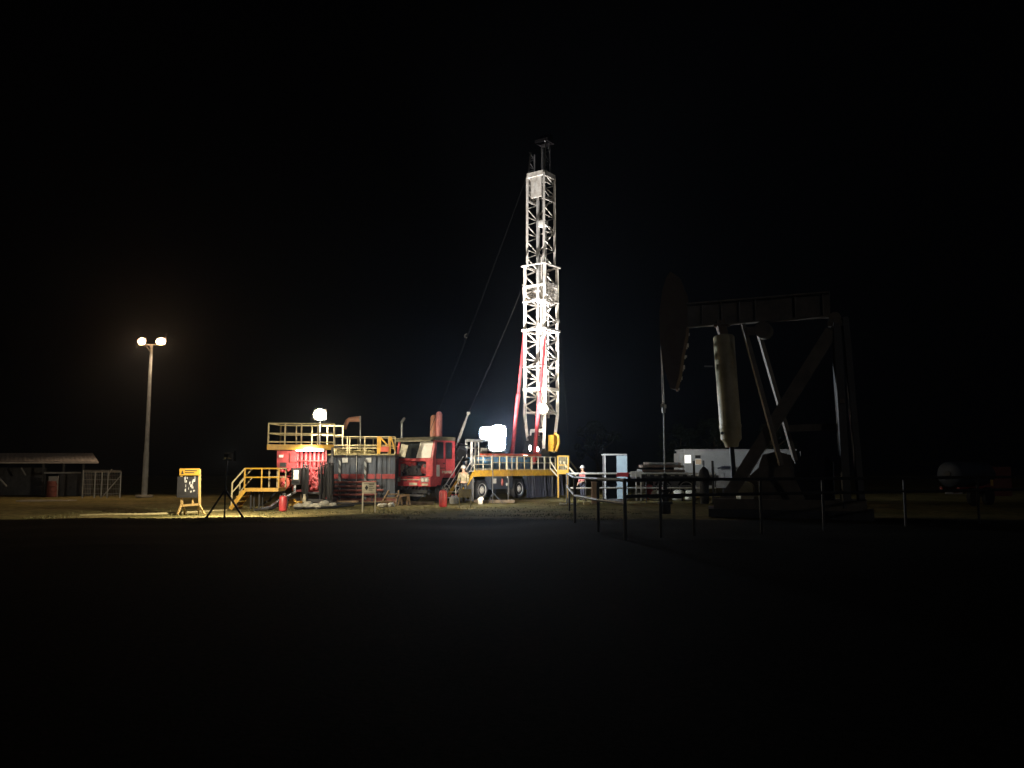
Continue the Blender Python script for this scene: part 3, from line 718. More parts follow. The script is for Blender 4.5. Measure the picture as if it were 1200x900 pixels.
    obj('mirror_arm', MB().tube([T(-.02, -W, zw0 - .12), T(-.25, -W - .35, zw0 - .2)], .02).bar(T(-.25, -W - .4, zw0 - .16), T(-.2, -W - .1, zw0 - .12), .03, .06), 'grey', rig)
    for z in (.35, .58): obj('cab_step', RB(.62, 1.0, W - .1, W + .02, z, z + .05), 'black', rig)
    # chassis
    ch = MB()
    for y in (-.45, .45): RB(.1, 12.2, y - .06, y + .06, .75, 1.05, ch)
    for x in (.5, 3, 5.5, 7, 9, 11, 12): RB(x, x + .12, -.45, .45, .8, 1.0, ch)
    RB(.0, .3, -.9, .9, .45, .62, ch)
    obj('chassis', ch, 'black', rig)
    fr = MB()
    for k in range(8): fr.tube([T(.05, -1 + k * .28, .3 + .1 * (k % 3)), T(.3, -.8 + k * .22, .75)], .04, 6)
    RB(-.05, .1, -.5, .7, .3, .4, fr); obj('front_axle', fr, 'dark_grey', rig)
    # side boxes below the deck
    sb = obj('side_locker', RB(4.9, 6.9, .75, 1.15, .55, 1.28), 'tank_blue', rig)
    obj('locker_placard', RB(5.0, 5.36, 1.153, 1.165, .86, 1.12), 'white', sb)
    obj('locker_seam', RB(5.9, 5.93, 1.153, 1.16, .56, 1.27), 'black', sb)
    lp = MB(); lp.lathe(T(6.45, 1.15, 1.2), (nx, ny, 0), [(0, .08), (.03, .07)], 12); lp.lathe(T(6.35, 1.15, .8), (nx, ny, 0), [(0, .09), (.03, .07)], 12); obj('locker_reflector', lp, 'white', sb)
    obj('hung_bottle', MB().blob(T(5.75, 1.27, .92), .07, .07, .2, 10, 8), 'coverall_red', rig)
    obj('rear_locker', RB(8.5, 9.6, .75, 1.1, .5, 1.3), 'tank_blue', rig)
    # wheels
    wh = None
    for i, x in enumerate((1.17, 4.15, 7.6, 9.9)):
        for s in (1, -1):
            base = T(x, s * 1.14, .53); ax = V(nx * s, ny * s, 0)
            w = obj('wheel', MB().lathe(base - ax * .34, ax, [(0, .40), (.02, .49), (.08, .53), (.26, .53), (.32, .49), (.34, .40), (.30, .34)], 28), 'rubber', rig)
            obj('rim', MB().lathe(base - ax * .05, ax, [(-.02, .345), (.03, .345), (-.03, .30), (-.06, .2), (.02, .19), (.04, .12), (.09, .11), (.1, .04)], 24), 'white', w)
            mb = MB()
            for k in range(8):
                a = k * math.pi / 4; mb.lathe(base + ax * -.03 + V(-ax.y, ax.x, 0) * (.15 * math.cos(a)) + V(0, 0, .15 * math.sin(a)), ax, [(0, .022), (.04, .02)], 6)
            obj('wheel_bolts', mb, 'dark_grey', w)
    # outriggers
    for x in (3.1, 8.6):
        obj('outrigger', RB(x - .1, x + .1, .9, 1.3, .45, .8).box(x - .09, x + .09, 1.15, 1.33, .08, 1.2, T).box(x - .25, x + .25, 1.0, 1.48, .0, .08, T), 'dark_grey', rig)
truck()

def rig_deck():
    # machinery on the bed
    x0 = solve(577, 1.1); x1 = solve(644, 1.0)
    zf = Zt(551.5, 4, 2.0)
    m = MB(); RB(x0 - .3, x1 - 1.9, -.9, .85, zf - .25, Zt(536, 6, .8), m)
    eh = obj('engine_housing', m, 'blue', rig)
    mb = MB()
    for k in range(9): RB(x0 + k * .42, x0 + k * .42 + .05, .853, .875, zf - .1, Zt(537.5, 6, .8), mb)
    obj('housing_ribs', mb, 'light_blue', eh)
    obj('housing_rail', MB().bar(T(x0 - .9, 1.0, Zt(533.5, 5, 1)), T(x1 - 1.0, 1.0, Zt(533.5, 9, 1)), .12, .17), 'orange_red', rig)
    # black machinery behind the cab
    m = MB(); rn = random.Random(21)
    RB(1.95, 2.7, -.9, .9, 1.1, 2.5, m)
    for k in range(12): m.tube([T(rn.uniform(1.9, 2.9), rn.uniform(.2, 1.1), rn.uniform(1.8, 3.0)), T(rn.uniform(1.9, 3.2), rn.uniform(.5, 1.1), rn.uniform(1.6, 2.9))], rn.uniform(.03, .09), 7)
    m.lathe(T(2.5, .95, 2.45), (nx, ny, 0), [(0, .38), (.1, .38), (.12, .2)], 18)
    obj('cooling_unit', m, 'black', rig)
    for pp, r in (([T(2.2, 1.05, 2.75), T(2.7, 1.05, 2.65), T(3.2, .95, 2.3)], .05), ([T(2.1, 1.1, 2.95), T(3.1, 1.1, 2.8)], .035)): obj('air_pipe', MB().tube(pp, r), 'black', rig)
    # white gantry frame
    xa, xb = solve(546.5, .7), solve(561, .7); zt = Zt(516, xa, .7)
    m = MB()
    for x in (xa, xa + .45): m.bar(T(x, .7, 1.3), T(x, .7, zt), .12)
    m.bar(T(xa, .7, zt), T(xb + .3, .7, zt), .1, .14).bar(T(xa, .7, zt - .4), T(xb, .7, zt - .4), .05).bar(T(xb, .7, 1.3), T(xb, .7, zt), .06)
    obj('gantry_frame', m, 'galvanised', rig)
    xp = solve(567, .6); obj('white_panel', RB(xp - .25, xp + .3, .58, .62, Zt(532, xp, .6), Zt(525, xp, .6)), 'white', rig)
    obj('panel_frame', RB(xp - .7, xp - .6, .5, .56, 1.3, Zt(516, xp, .6)).bar(T(xp - .65, .53, Zt(516, xp, .6)), T(xp + .4, .53, Zt(517, xp, .6)), .06), 'galvanised', rig)
    # red twin cylinders over the cab
    for lat, pyt, px in ((0, 486, 507), (0, 482, 514.3)):
        x = 2.15; lat = ((px - CX) / F_PX * T(x, 0, 0).y - T(x, 0, 0).x) / nx * .98
        c = T(x, lat, 0); zt = Zt(pyt, x, lat)
        obj('air_cylinder', MB().lathe(V(c.x, c.y, 2.5), (0, 0, 1), [(0, .17), (zt - 2.5 - .16, .17), (zt - 2.5 - .05, .12), (zt - 2.5, .04)], 18), 'lit_orange' if px == 507 else 'lit_pink', rig)
    obj('cylinder_strap', RB(2.05, 2.25, -.55, .3, 3.15, 3.25), 'dark_grey', rig)
rig_deck()

# side working platform in yellow (stands on the ground beside the truck)
def work_platform():
    lat0, lat1 = 1.32, 2.05
    x0, x1 = solve(555.5, lat1), solve(651, lat1); zf = Zt(551.5, x0, lat1)
    t = thing('work_platform', 'yellow railed work platform along the rig with a steep stair', 'platform', T((x0 + x1) / 2, 1.7, 0))
    obj('deck', RB(x0, x1, lat0, lat1 - .03, zf - .06, zf), 'grey', t)
    N = 3
    ks = [x0, solve(577, lat1), solve(594, lat1), solve(606, lat1), solve(623, lat1), solve(638, lat1), x1]
    for a, b_ in zip(ks[:-1], ks[1:]): obj('edge_beam', RB(a + .012, b_ - .012, lat1 - .03, lat1 + .03, zf - .30, zf + .02), 'yellow', t)
    h = Zt(534, x0, lat1) - zf
    for i, (a, b_) in enumerate(zip(ks[:-1], ks[1:])):
        mb = MB(); railing(mb, T(a + .03, lat1, zf), T(b_ - .05, lat1, zf), h, 3 if b_ - a > .9 else 2, .024, (1, .55, .07) if i else (1, .72, .42, .1))
        obj('handrail', mb, 'yellow_pale' if i % 2 else 'cream', t)
    for x in (x0 + .1, (x0 + x1) / 2 - .7, x1 - .2):
        obj('leg', MB().bar(T(x, lat1 - .12, 0), T(x, lat1 - .12, zf - .1), .07), 'black', t)
    # stair
    xs = solve(534, lat1)
    for lat in (lat1 + .02, lat1 - .68):
        obj('stringer', MB().bar(T(x0 - .03, lat, zf - .12), T(xs, lat, .05), .05, .17), 'yellow', t)
        mb = MB().tube([T(x0, lat, zf + h * .95), T(xs + .02, lat, h * .95 + .1), T(xs, lat, .1)], .026, 6).tube([T(x0, lat, zf + h * .45), T(xs + .02, lat, h * .45 + .1)], .02, 6)
        obj('stair_rail', mb, 'galvanised', t)
    for k in range(5):
        q = (k + .7) / 5.6; x = x0 + (xs - x0) * q; z = zf * (1 - q); obj('step', RB(x - .12, x + .12, lat1 - .65, lat1 - .01, z - .03, z), 'galvanised', t)
    return t, ks, zf, h
wp = work_platform()

# tarpaulins under the rear of the rig
def tarp(px0, px1, lat, D0, label, seed):
    rn = random.Random(seed); x0, x1 = solve(px0, lat), solve(px1, lat); N = 40; vs = []; zt = 1.28
    for i in range(N + 1):
        x = x0 + (x1 - x0) * i / N; w = .07 * math.sin(i * 1.1 + seed) + .04 * math.sin(i * 2.7)
        for j in range(5):
            z = zt * (1 - j / 4) + .05; vs.append(T(x, lat + w * (.3 + j * .25), z + (rn.uniform(-.03, .03) if j == 4 else 0)))
    fs = [(i * 5 + j, i * 5 + j + 1, (i + 1) * 5 + j + 1, (i + 1) * 5 + j) for i in range(N) for j in range(4)]
    mb = MB().add(vs, fs).add([p - T(0, .02, 0) + T(0, 0, 0) for p in vs], fs)
    tag(obj('tarpaulin', mb, 'navy', loc=T(x0, lat, 0)), label, 'tarpaulin', 'dark tarpaulins under the rig floor')
tarp(617, 638, 1.9, 0, 'dark navy tarpaulin hanging beside the rear truck wheel', 1)
tarp(638.5, 658, 1.8, 0, 'dark navy tarpaulin hanging below the yellow guard panel', 2)

def mast():
    xm = solve(634, 0)
    Dm = T(xm, 0, 0).y
    zz = lambda py: P(CX, py, Dm).z
    z0, zk, z1, z2 = zz(530), zz(487), zz(313), zz(207)
    lean = .004
    def Mx(x, y, z): return T(xm + x + lean * z, y, z)
    def lattice(mb, pts_fn, za, zb, n, legs, w, zig=True):
        for k in range(n):
            a, b_ = za + (zb - za) * k / n, za + (zb - za) * (k + 1) / n
            l, r = legs
            p, q = (l, r) if k % 2 else (r, l)
            mb.bar(pts_fn(*p, a), pts_fn(*q, b_), w)
            if k % 2: mb.bar(pts_fn(*l, b_), pts_fn(*r, b_), w * .8)
    # lower section
    s = .72; s2 = .62
    low = obj('lower_mast', (lambda mb: (lattice(mb, Mx, zk, z1, 16, ((-s, -s), (s, -s)), .08), lattice(mb, Mx, zk, z1, 16, ((-s, s), (s, s)), .08),
                                         lattice(mb, Mx, zk, z1, 5, ((s, -s), (s, s)), .075), mb)[-1])(MB()), 'white_mast', rig)
    for x in (-s, s):
        for y in (-s, s):
            obj('mast_leg', MB().bar(Mx(x, y, zk), Mx(x, y, z1), .19).bar(Mx(x * .75, y * .72, z0), Mx(x, y, zk), .18), 'white_mast', low)
    def ring(py, e, th, part='girt', m='white_mast', par=None):
        z = zz(py); q = s + e; mb = MB()
        mb.bar(Mx(-q, -q, z), Mx(-q, q, z), th, th * 1.2).bar(Mx(q, -q, z), Mx(q, q, z), th, th * 1.2).bar(Mx(-q, -q, z + .002), Mx(q, -q, z + .002), th, th * 1.15).bar(Mx(-q, q, z + .002), Mx(q, q, z + .002), th, th * 1.15)
        obj(part, mb, m, par or low)
    ring(313, .16, .06, 'mast_platform'); ring(337, .04, .10); ring(355, .10, .05); ring(388, .13, .10); ring(431, .10, .04); ring(457, .05, .15); ring(484, .02, .08)
    # work cage between y 333 and 355
    for yy in (-s - .1, s + .1):
        mb = MB().bar(Mx(-s, yy, zz(345)), Mx(s, yy, zz(345)), .04)
        for k in range(14): mb.bar(Mx(-s + k * .11, yy, zz(355)), Mx(-s + k * .11 + .1 * (k % 3 - 1), yy, zz(334)), .035)
        obj('mast_cage', mb, 'white_mast', low)
    # upper section
    up = obj('upper_mast', (lambda mb: (lattice(mb, Mx, z1, z2, 11, ((-s2, -s2), (s2, -s2)), .055), lattice(mb, Mx, z1, z2, 11, ((-s2, s2), (s2, s2)), .055),
                                        lattice(mb, Mx, z1, z2, 5, ((s2, -s2), (s2, s2)), .06), mb)[-1])(MB()), 'white_mast', rig)
    for x in (-s2, s2):
        for y in (-s2, s2): obj('mast_leg', MB().bar(Mx(x, y, z1), Mx(x, y, z2), .14), 'white_mast', up)
    z3 = zz(236)
    mb = MB(); RBm = lambda x0, x1, y0, y1, za, zb: mb.box(x0, x1, y0, y1, za, zb, Mx)
    for yy in (-s2, s2): mb.bar(Mx(-s2, yy, z2), Mx(s2, yy, z2), .12, .3); mb.bar(Mx(-s2, yy, z3), Mx(s2, yy, z3), .09, .12)
    mb.bar(Mx(-s2, -s2, z2), Mx(-s2, s2, z2), .12, .3).bar(Mx(s2, -s2, z2), Mx(s2, s2, z2), .12, .3)
    for k in range(5): RBm(-s2 + .1 + k * .24, -s2 + .2 + k * .24, -s2 - .02, -s2 + .02, z3, z2)
    RBm(-s2 - .02, -s2 + .02, -.3, .45, z3 + .1, z2 - .1)
    obj('crown_frame', mb, 'white_mast', up)
    zh, zl = zz(169), zz(178)
    mb = MB()
    for y, zt in ((-s2, zl), (s2, zh)):
        for x in (-s2 * .85, s2 * .3): mb.bar(Mx(x, y, z2), Mx(x * .6, y * .9, zt), .09)
        lattice(mb, Mx, z2, zt, 5, ((-s2 * .75, y * .95), (s2 * .25, y * .95)), .045)
    obj('crown_horns', mb, 'dark_grey', up)  # dark paint stands in for the light fading towards the top
    mb = MB(); mb.box(-.4, .45, -.2, .75, zh + .0, zh + .2, Mx)
    for y in (0, .3, .6): mb.lathe(Mx(.1, y, zh + .3), (nx, ny, 0), [(0, .3), (.1, .3)], 16)
    obj('crown_block', mb, 'unlit_black', rig)  # painted near-black as if beyond the reach of the lamps
    # pipes and travelling gear inside
    for (x, y, a, b_, r) in ((-.1, -.15, 335, 235, .11), (.1, .22, 330, 262, .12), (.2, -.1, 500, 300, .06), (.3, .35, 490, 320, .05)):
        obj('mast_pipe', MB().tube([Mx(x, y, zz(a)), Mx(x, y, zz(b_))], r, 10), 'white_mast' if r < .1 else 'galvanised', rig)
    mb = MB(); mb.box(-.22, .22, -.05, .4, zz(266), zz(259), Mx); obj('travelling_block', mb, 'white', rig)
    for y in (.05, .15, .3): obj('hoist_line', MB().tube([Mx(.0, y, zz(262)), Mx(.0, y, zh + .3)], .014, 5), 'steel', rig)
    obj('racking_board', MB().box(-.1, .55, -.3, .5, zz(354), zz(351), Mx), 'white', rig)
    # red raising rams
    for y, pt in ((-s - .1, (613.5, 391)), (s + .05, (649, 383))):
        top = Mx(-s * .9, y, zz(389)); bot = T(xm - 2.0, y, 1.9)
        obj('raising_ram', MB().tube([top, top.lerp(bot, .5)], .075, 10).tube([top.lerp(bot, .48), bot], .115, 10), 'red', rig)
    # foot machinery
    mb = MB(); rn = random.Random(4)
    mb.box(-1.0, .3, -.55, .45, 1.3, zz(517), Mx); mb.box(-.95, -.5, -.3, .3, zz(517), zz(511), Mx)
    for k in range(16): mb.tube([Mx(rn.uniform(-.9, .5), rn.uniform(-.8, .6), rn.uniform(1.6, 3.3)), Mx(rn.uniform(-.9, .5), rn.uniform(-.8, .6), rn.uniform(1.4, 3.6))], rn.uniform(.03, .09), 7)
    mb.lathe(Mx(-.6, -.75, 2.4), (nx, ny, 0), [(0, .45), (.6, .45), (.62, .3), (1.2, .3), (1.22, .45), (1.4, .45)], 20)
    obj('drawworks', mb, 'black', rig)
    mb = MB(); mb.bar(Mx(-.5, -.4, zz(505)), Mx(-.5, .5, zz(505)), .2, .2); mb.bar(Mx(-.6, -.5, zz(533)), Mx(-.6, -.35, zz(505)), .1); obj('mast_yoke', mb, 'white', rig)
    mb = MB(); mb.box(-.1, .35, .55, .95, zz(529), zz(510), Mx); mb.box(-.15, .1, .6, 1.0, zz(521), zz(512), Mx)
    mb.tube([Mx(.1, 1.0, zz(529)), Mx(.1, 1.2, zz(520)), Mx(.1, 1.15, zz(511)), Mx(.1, .9, zz(508))], .09, 8)
    obj('power_tong', mb, 'yellow', rig)
    mb = MB(); mb.box(-.9, -.6, -.3, .0, zz(535), zz(530), Mx); obj('cream_box', mb, 'cream', rig)
    mb = MB(); mb.blob(Mx(-.85, .35, zz(531)), .25, .25, .25, 10, 7, .15).tube([Mx(-.9, .3, zz(540)), Mx(-.9, .3, zz(531))], .12); obj('swivel', mb, 'orange_red', rig)
    # lamps on the mast
    c = Mx(-s - .42, .86, zz(481)); f = V(-bx, -by, 0)
    h = obj('floodlight', MB().lathe(c + V(0, .12, 0), (0, -1, 0), [(-.25, .12), (0, .28), (.04, .28)], 16), 'dark_grey', rig)
    obj('lens', MB().blob(c + V(0, .03, 0), .30, .06, .28, 16, 9), 'lamp_mast', h)
    lamp('mast_light', 'SPOT', c + V(-.15, -.3, .15), 1500, (1, .9, .74), .12, c + V(.5, .75, .15), 160, .4)
    c2 = Mx(-1.35, .55, zz(527)); h = obj('work_lamp', MB().lathe(c2 + V(0, .08, 0), (0, -1, 0), [(-.15, .06), (0, .15), (.03, .15)], 14), 'dark_grey', rig)
    obj('lens', MB().blob(c2 + V(0, .02, 0), .15, .04, .15, 14, 8), 'pink_lamp', h)
    c3 = Mx(-1.3, .05, zz(525.5)); h = obj('work_lamp', MB().lathe(c3 + V(0, .08, 0), (0, -1, 0), [(-.1, .05), (0, .09), (.03, .09)], 12), 'dark_grey', rig)
    obj('lens', MB().blob(c3 + V(0, .02, 0), .07, .03, .17, 12, 8), 'pink_lamp', h)
    lamp('rig_floor_light', 'POINT', c2 + V(-.1, -.5, .1), 110, (1, .86, .76), .1)
    # added upward lamps, placed to light the mast evenly
    for lat in (1.15, -1.15):
        up1 = T(xm - 3.4, lat, 2.35); dr = (Mx(0, 0, zz(285)) - up1).normalized()
        h = obj('added_wash_lamp', MB().lathe(up1, dr, [(-.2, .1), (0, .16)], 14), 'dark_grey', rig)
        obj('lens', MB().lathe(up1, dr, [(.003, .14), (.02, .13)], 14), 'tube_light', h)
        lamp('added_wash_light', 'SPOT', up1 + dr * .15, 31000, (1, .95, .89), .1, up1 + dr * 10, 66, 1.0)
    c5 = Mx(-s2 - .1, .2, zz(352)); h = obj('cage_lamp', MB().box(-s - .16, -s - .08, -.1, .5, zz(354.2), zz(352.6), Mx), 'dark_grey', rig)
    obj('lens', MB().box(-s - .18, -s - .162, -.08, .48, zz(354), zz(352.8), Mx), 'window_white', h)
    lamp('cage_light', 'POINT', c5 + V(-.3, -.5, 0), 18, (1, .86, .62), .12)
    # guy lines
    def guy(pts, r, name='guy_line', m='black'): return obj(name, MB().tube(pts, r, 5), m, rig)
    def sag(a, b_, s_): return [a.lerp(b_, k / 16) + V(0, 0, -s_ * math.sin(math.pi * k / 16)) for k in range(17)]
    a = Mx(-s2, -s2, zz(205)); b_ = T(1.4, -.35, 3.25)
    guy(sag(a, b_, .25), .016)
    w = a.lerp(b_, .66); mb = MB(); mb.tube([w + V(.06, 0, .1), w + V(-.06, 0, .06), w + V(-.06, 0, -.08), w + V(.05, 0, -.12)], .025, 6); obj('shackle', mb, 'white', rig)
    a2 = Mx(-s, -s, zz(330)); e = T(2.6, .55, 2.7); tb = P(549, 484, 44.2)
    guy(sag(a2, tb, .15), .016)
    mb = MB().tube([tb, tb.lerp(e, .3)], .05).tube([tb.lerp(e, .25), tb.lerp(e, .8)], .075, 8).tube([tb.lerp(e, .75), e], .04).lathe(tb + V(-.09, 0, 0), (1, 0, 0), [(0, .08), (.18, .08)], 10)
    obj('turnbuckle', mb, 'galvanised', rig)
    for k, (px, l) in enumerate(((603, -.7), (609, -.5), (611.5, .1))):
        xx = solve(px, l); guy([Mx(-s, -s + k * .2, zz(395)), T(xx, l, 1.8)], .018)
    a3 = Mx(s, s, zz(332)); g = P(668.5, 541, 58); guy(sag(a3, g, .2), .02)
    guy([g, P(680, 556, 60)], .06, 'guy_anchor', 'yellow_pale')
mast()

def guard_panel():
    D = 47.5; t = thing('guard_panel', 'small yellow latticed guard panel at the rear of the rig', 'guard', (X(660, D), D, 0))
    q = lambda px, py: P(px, py, D)
    obj('frame', MB().bar(q(653.5, 534), q(653.5, 557), .08).bar(q(666, 534), q(666, 557), .08).bar(q(653.5, 534.5), q(666, 534.5), .08).bar(q(653.5, 545), q(666, 545), .06).bar(q(653.5, 553), q(666, 553), .25, .25)
        .bar(q(654, 557), V(X(654, D), D, 0), .08).bar(q(665.5, 557), V(X(665.5, D), D, 0), .08), 'yellow', t)
    mb = MB()
    for k in range(5): mb.bar(q(655 + k * 2.4, 535), q(655 + k * 2.4, 553), .045)
    mb.bar(q(656, 540), q(658, 545), .05).bar(q(660.5, 541), q(664, 548), .07)
    obj('lattice', mb, 'yellow_pale', t)
    obj('stair_brace', MB().bar(q(645, 541), q(655, 556), .06).bar(q(645, 549), q(655, 560), .06).bar(q(667, 548), q(675, 557), .09), 'cream', t)
guard_panel()

# ------------------------------------------------------------------ flood bank on the rig
def rounded(c, hw, hh):
    pts = []
    for i in range(28):
        a = 2 * math.pi * i / 28; cx_, sz_ = math.cos(a), math.sin(a); e = .72
        pts.append(c + V(math.copysign(abs(cx_) ** e, cx_) * hw, 0, math.copysign(abs(sz_) ** e, sz_) * hh))
    return MB().prism(pts, (0, -.02, 0))
def flood_bank():
    D = 40.6; c = P(577.5, 512.5, D); x = c.x
    t = thing('floodlight_bank', 'dazzling white three panel floodlight bank on a thin dark pole before the rig deck', 'floodlight', (x, D + .15, 0))
    obj('mast_post', MB().tube([V(c.x, D + .15, 0), V(c.x, D + .15, c.z + .3)], .022), 'black', t)
    for k in range(3): obj('leg', MB().tube([V(c.x, D + .15, .5), V(c.x + .5 * math.cos(k * 2.1), D + .15 + .5 * math.sin(k * 2.1), 0)], .02, 6), 'black', t)
    obj('crossbar', MB().bar(c + V(-.6, .15, .25), c + V(.6, .15, .25), .07).bar(c + V(-.2, .15, -.38), c + V(.6, .15, -.38), .06), 'dark_grey', t)
    for dx, dz, w, h in ((-.31, .20, .66, .62), (.27, .24, .74, .70), (.20, -.30, .80, .74)):
        k = c + V(dx, 0, dz)
        p = obj('lamp_panel', MB().hexa([k + V(-w * .4, .16, -h * .4), k + V(w * .4, .16, -h * .4), k + V(w * .4, .16, h * .4), k + V(-w * .4, .16, h * .4), k + V(-w / 2, .0, -h / 2), k + V(w / 2, .0, -h / 2), k + V(w / 2, .0, h / 2), k + V(-w / 2, .0, h / 2)]), 'dark_grey', t)
        obj('lens', rounded(k + V(0, -.012, 0), w * .5, h * .5), 'lamp_cold', p)
    lamp('bank_light', 'SPOT', c + V(.2, -.45, .0), 4200, (.78, .89, 1.0), .35, c + V(.2, -.45, 0) + V(.62, -.6, .5), 96, .9)
    lamp('bank_side_light', 'SPOT', c + V(.75, -.2, .0), 4300, (.84, .93, 1.0), .3, V(11, 50.5, .9), 82, 1.0)
flood_bank()

# ------------------------------------------------------------------ people
def person(loc, face, top_mat, leg_mat, label, sit=0.0):
    """continuous skinned body with clothing worn over it"""
    t = thing('person', label, 'person', loc)
    rot = Matrix.Rotation(face, 4, 'Z')
    def skin(name, verts, edges, radii, m, parent, sub=2):
        me = bpy.data.meshes.new(name); me.from_pydata([tuple(rot @ Vector(v)) for v in verts], edges, []); me.materials.append(M[m])
        o = bpy.data.objects.new(name, me); COL.objects.link(o); o.parent = parent
        sk = o.modifiers.new('skin', 'SKIN'); sk.use_smooth_shade = True
        for i, r in enumerate(radii):
            d = me.skin_vertices[0].data[i]; d.radius = r if isinstance(r, tuple) else (r, r); d.use_root = (i == 0)
        su = o.modifiers.new('sub', 'SUBSURF'); su.levels = su.render_levels = sub
        return o
    # x right, y back (faces -y)
    J = [(0, 0, .95), (0, 0, 1.15), (0, .01, 1.40), (0, .0, 1.52), (0, -.02, 1.60), (0, -.02, 1.70),
         (-.19, .0, 1.42), (-.24, .0, 1.14), (-.22, -.12, .92), (-.22, -.17, .84), (.19, .0, 1.42), (.25, -.02, 1.15), (.2, -.2, 1.0), (.18, -.27, .97),
         (-.1, 0, .88), (-.11, -.02, .48), (-.11, .02, .09), (-.12, -.14, .04), (.1, 0, .88), (.12, -.04, .48), (.12, .02, .09), (.13, -.14, .04)]
    E = [(0, 1), (1, 2), (2, 3), (3, 4), (4, 5), (2, 6), (6, 7), (7, 8), (8, 9), (2, 10), (10, 11), (11, 12), (12, 13), (0, 14), (14, 15), (15, 16), (16, 17), (0, 18), (18, 19), (19, 20), (20, 21)]
    Rr = [(.15, .1), (.14, .1), (.15, .1), .055, (.072, .085), (.07, .085), .06, .045, .034, .03, .06, .045, .034, .03, .08, .056, .038, .035, .08, .056, .038, .035]
    for hi, (hx, hy, hz), sg in ((9, J[9], -1), (13, J[13], 1)):
        for k in range(5):
            off = (-.03 + k * .018); dirv = Vector((off, -.05, -.06)) if k < 4 else Vector((-sg * .05, -.03, -.02))
            J.append((hx + dirv.x * .6, hy + dirv.y * .6, hz + dirv.z * .6)); E.append((hi, len(J) - 1)); Rr.append(.010)
            J.append((hx + dirv.x, hy + dirv.y, hz + dirv.z - .015)); E.append((len(J) - 2, len(J) - 1)); Rr.append(.008)
    body = skin('body', J, E, Rr, 'skin', t)
    g = .018
    cv = skin('jacket', [J[0], J[1], J[2], (0, 0, 1.46), J[6], J[7], J[8], J[10], J[11], J[12]], [(0, 1), (1, 2), (2, 3), (2, 4), (4, 5), (5, 6), (2, 7), (7, 8), (8, 9)],
              [(.17, .125), (.165, .125), (.175, .125), .075, .082, .066, .052, .082, .066, .052], top_mat, t)
    skin('trousers', [J[0], J[14], J[15], J[16], J[18], J[19], J[20]], [(0, 1), (1, 2), (2, 3), (0, 4), (4, 5), (5, 6)], [(.165, .12), .10, .075, .06, .10, .075, .06], leg_mat, t)
    for s, j in ((-1, 16), (1, 20)):
        skin('boot', [(J[j][0], J[j][1], .14), (J[j][0], J[j][1], .06), (J[j][0], J[j][1] - .17, .045)], [(0, 1), (1, 2)], [.06, .058, .046], 'black', t, 1)
    hb = rot @ Vector((0, -.02, 1.70)) + Vector(loc)
    hat = MB().lathe(hb, (0, 0, 1), [(-.02, .155), (0, .16), (.01, .125), (.07, .115), (.12, .08), (.14, .03)], 18)
    fwd = rot @ Vector((0, -1, 0)); side = rot @ Vector((1, 0, 0))
    hat.prism([hb + side * -.09 + fwd * .1, hb + side * .09 + fwd * .1, hb + side * .05 + fwd * .2, hb + side * -.05 + fwd * .2], (0, 0, .012))
    obj('hard_hat', hat, 'galvanised', t)
    fm = MB()
    for s in (-1, 1): fm.blob(hb + fwd * .078 + side * .03 * s + V(0, 0, -.045), .011, .009, .008, 8, 5)
    obj('eyes', fm, 'black', t)
    fm = MB().blob(hb + fwd * .09 + V(0, 0, -.075), .014, .016, .022, 8, 6)
    for s in (-1, 1): fm.blob(hb + side * .085 * s + V(0, 0, -.07), .012, .018, .03, 8, 6)
    obj('nose_and_ears', fm, 'skin', t)
    return t
person((X(683, 44), 44, 0), R(-60), 'coverall_red', 'navy', 'person in red work clothes and white hard hat behind the pipe fence')
sx = solve(543.5, 2.42)
person(tuple(T(sx, 2.42, .0)), R(200), 'jacket_pale', 'black', 'person in a pale jacket and white hard hat beside the rig stair')

# ------------------------------------------------------------------ jugs, boxes near the rig
for k, (px, py, D, nm) in enumerate(((530.5, 581, 40.0, 'white plastic jug under the deck stair, nearer the red extinguisher'), (534.5, 579, 40.3, 'white plastic jug under the deck stair, nearer the slatted board'))):
    c = V(X(px, D), D, 0)
    t = thing('plastic_jug', nm, 'jug', c, 'white jugs under the stair')
    obj('body', MB().lathe(c, (0, 0, 1), [(0, .12), (.03, .14), (.28, .14), (.36, .07), (.40, .045)], 14), 'grey', t)
    obj('cap', MB().lathe(c + V(0, 0, .40), (0, 0, 1), [(0, .05), (.05, .05)], 12), 'red', t)
c = V(X(563, 39.6), 39.6, 0)
tag(obj('wheel_chock', MB().prism([c + V(-.16, 0, .22), c + V(.16, 0, .22), c + V(.12, 0, .34), c + V(-.02, 0, .34)], (0, .25, 0)).box(c.x - .1, c.x + .1, c.y + .02, c.y + .22, 0, .22), 'concrete', loc=c), 'pale wheel chock on a block before the rig wheel', 'chock')
def crate(px0, px1, py0, py1, D, m, label, dep=.5, z0=None):
    x0, x1 = X(px0, D), X(px1, D); za = 0 if z0 is None else z0; zb = Z(py0, D)
    t = thing('crate', label, 'box', (x0, D, za))
    obj('body', MB().box(x0, x1, D, D + dep, za, zb - .04), m, t)
    obj('lid', MB().box(x0 - .02, x1 + .02, D - .02, D + dep + .02, zb - .04 + .002, zb), m, t)
    return t
crate(656.5, 663.5, 590, 594, 38.5, 'sack', 'small pale box on the ground behind the fence corner post')
crate(669, 675, 590.5, 592.5, 39, 'sack', 'low white box on the ground below the back fence')
crate(684, 690.5, 588, 593, 39, 'yellow_pale', 'small yellow box on the ground between dark fence posts')
crate(693.5, 702, 576.5, 587, 40, 'cardboard', 'brown carton, lower of two stacked behind the fence')
zc = Z(576.5, 40)
crate(693.8, 701.5, 564.5, 575, 40, 'cardboard', 'brown carton, upper of two stacked behind the fence', .45, zc)

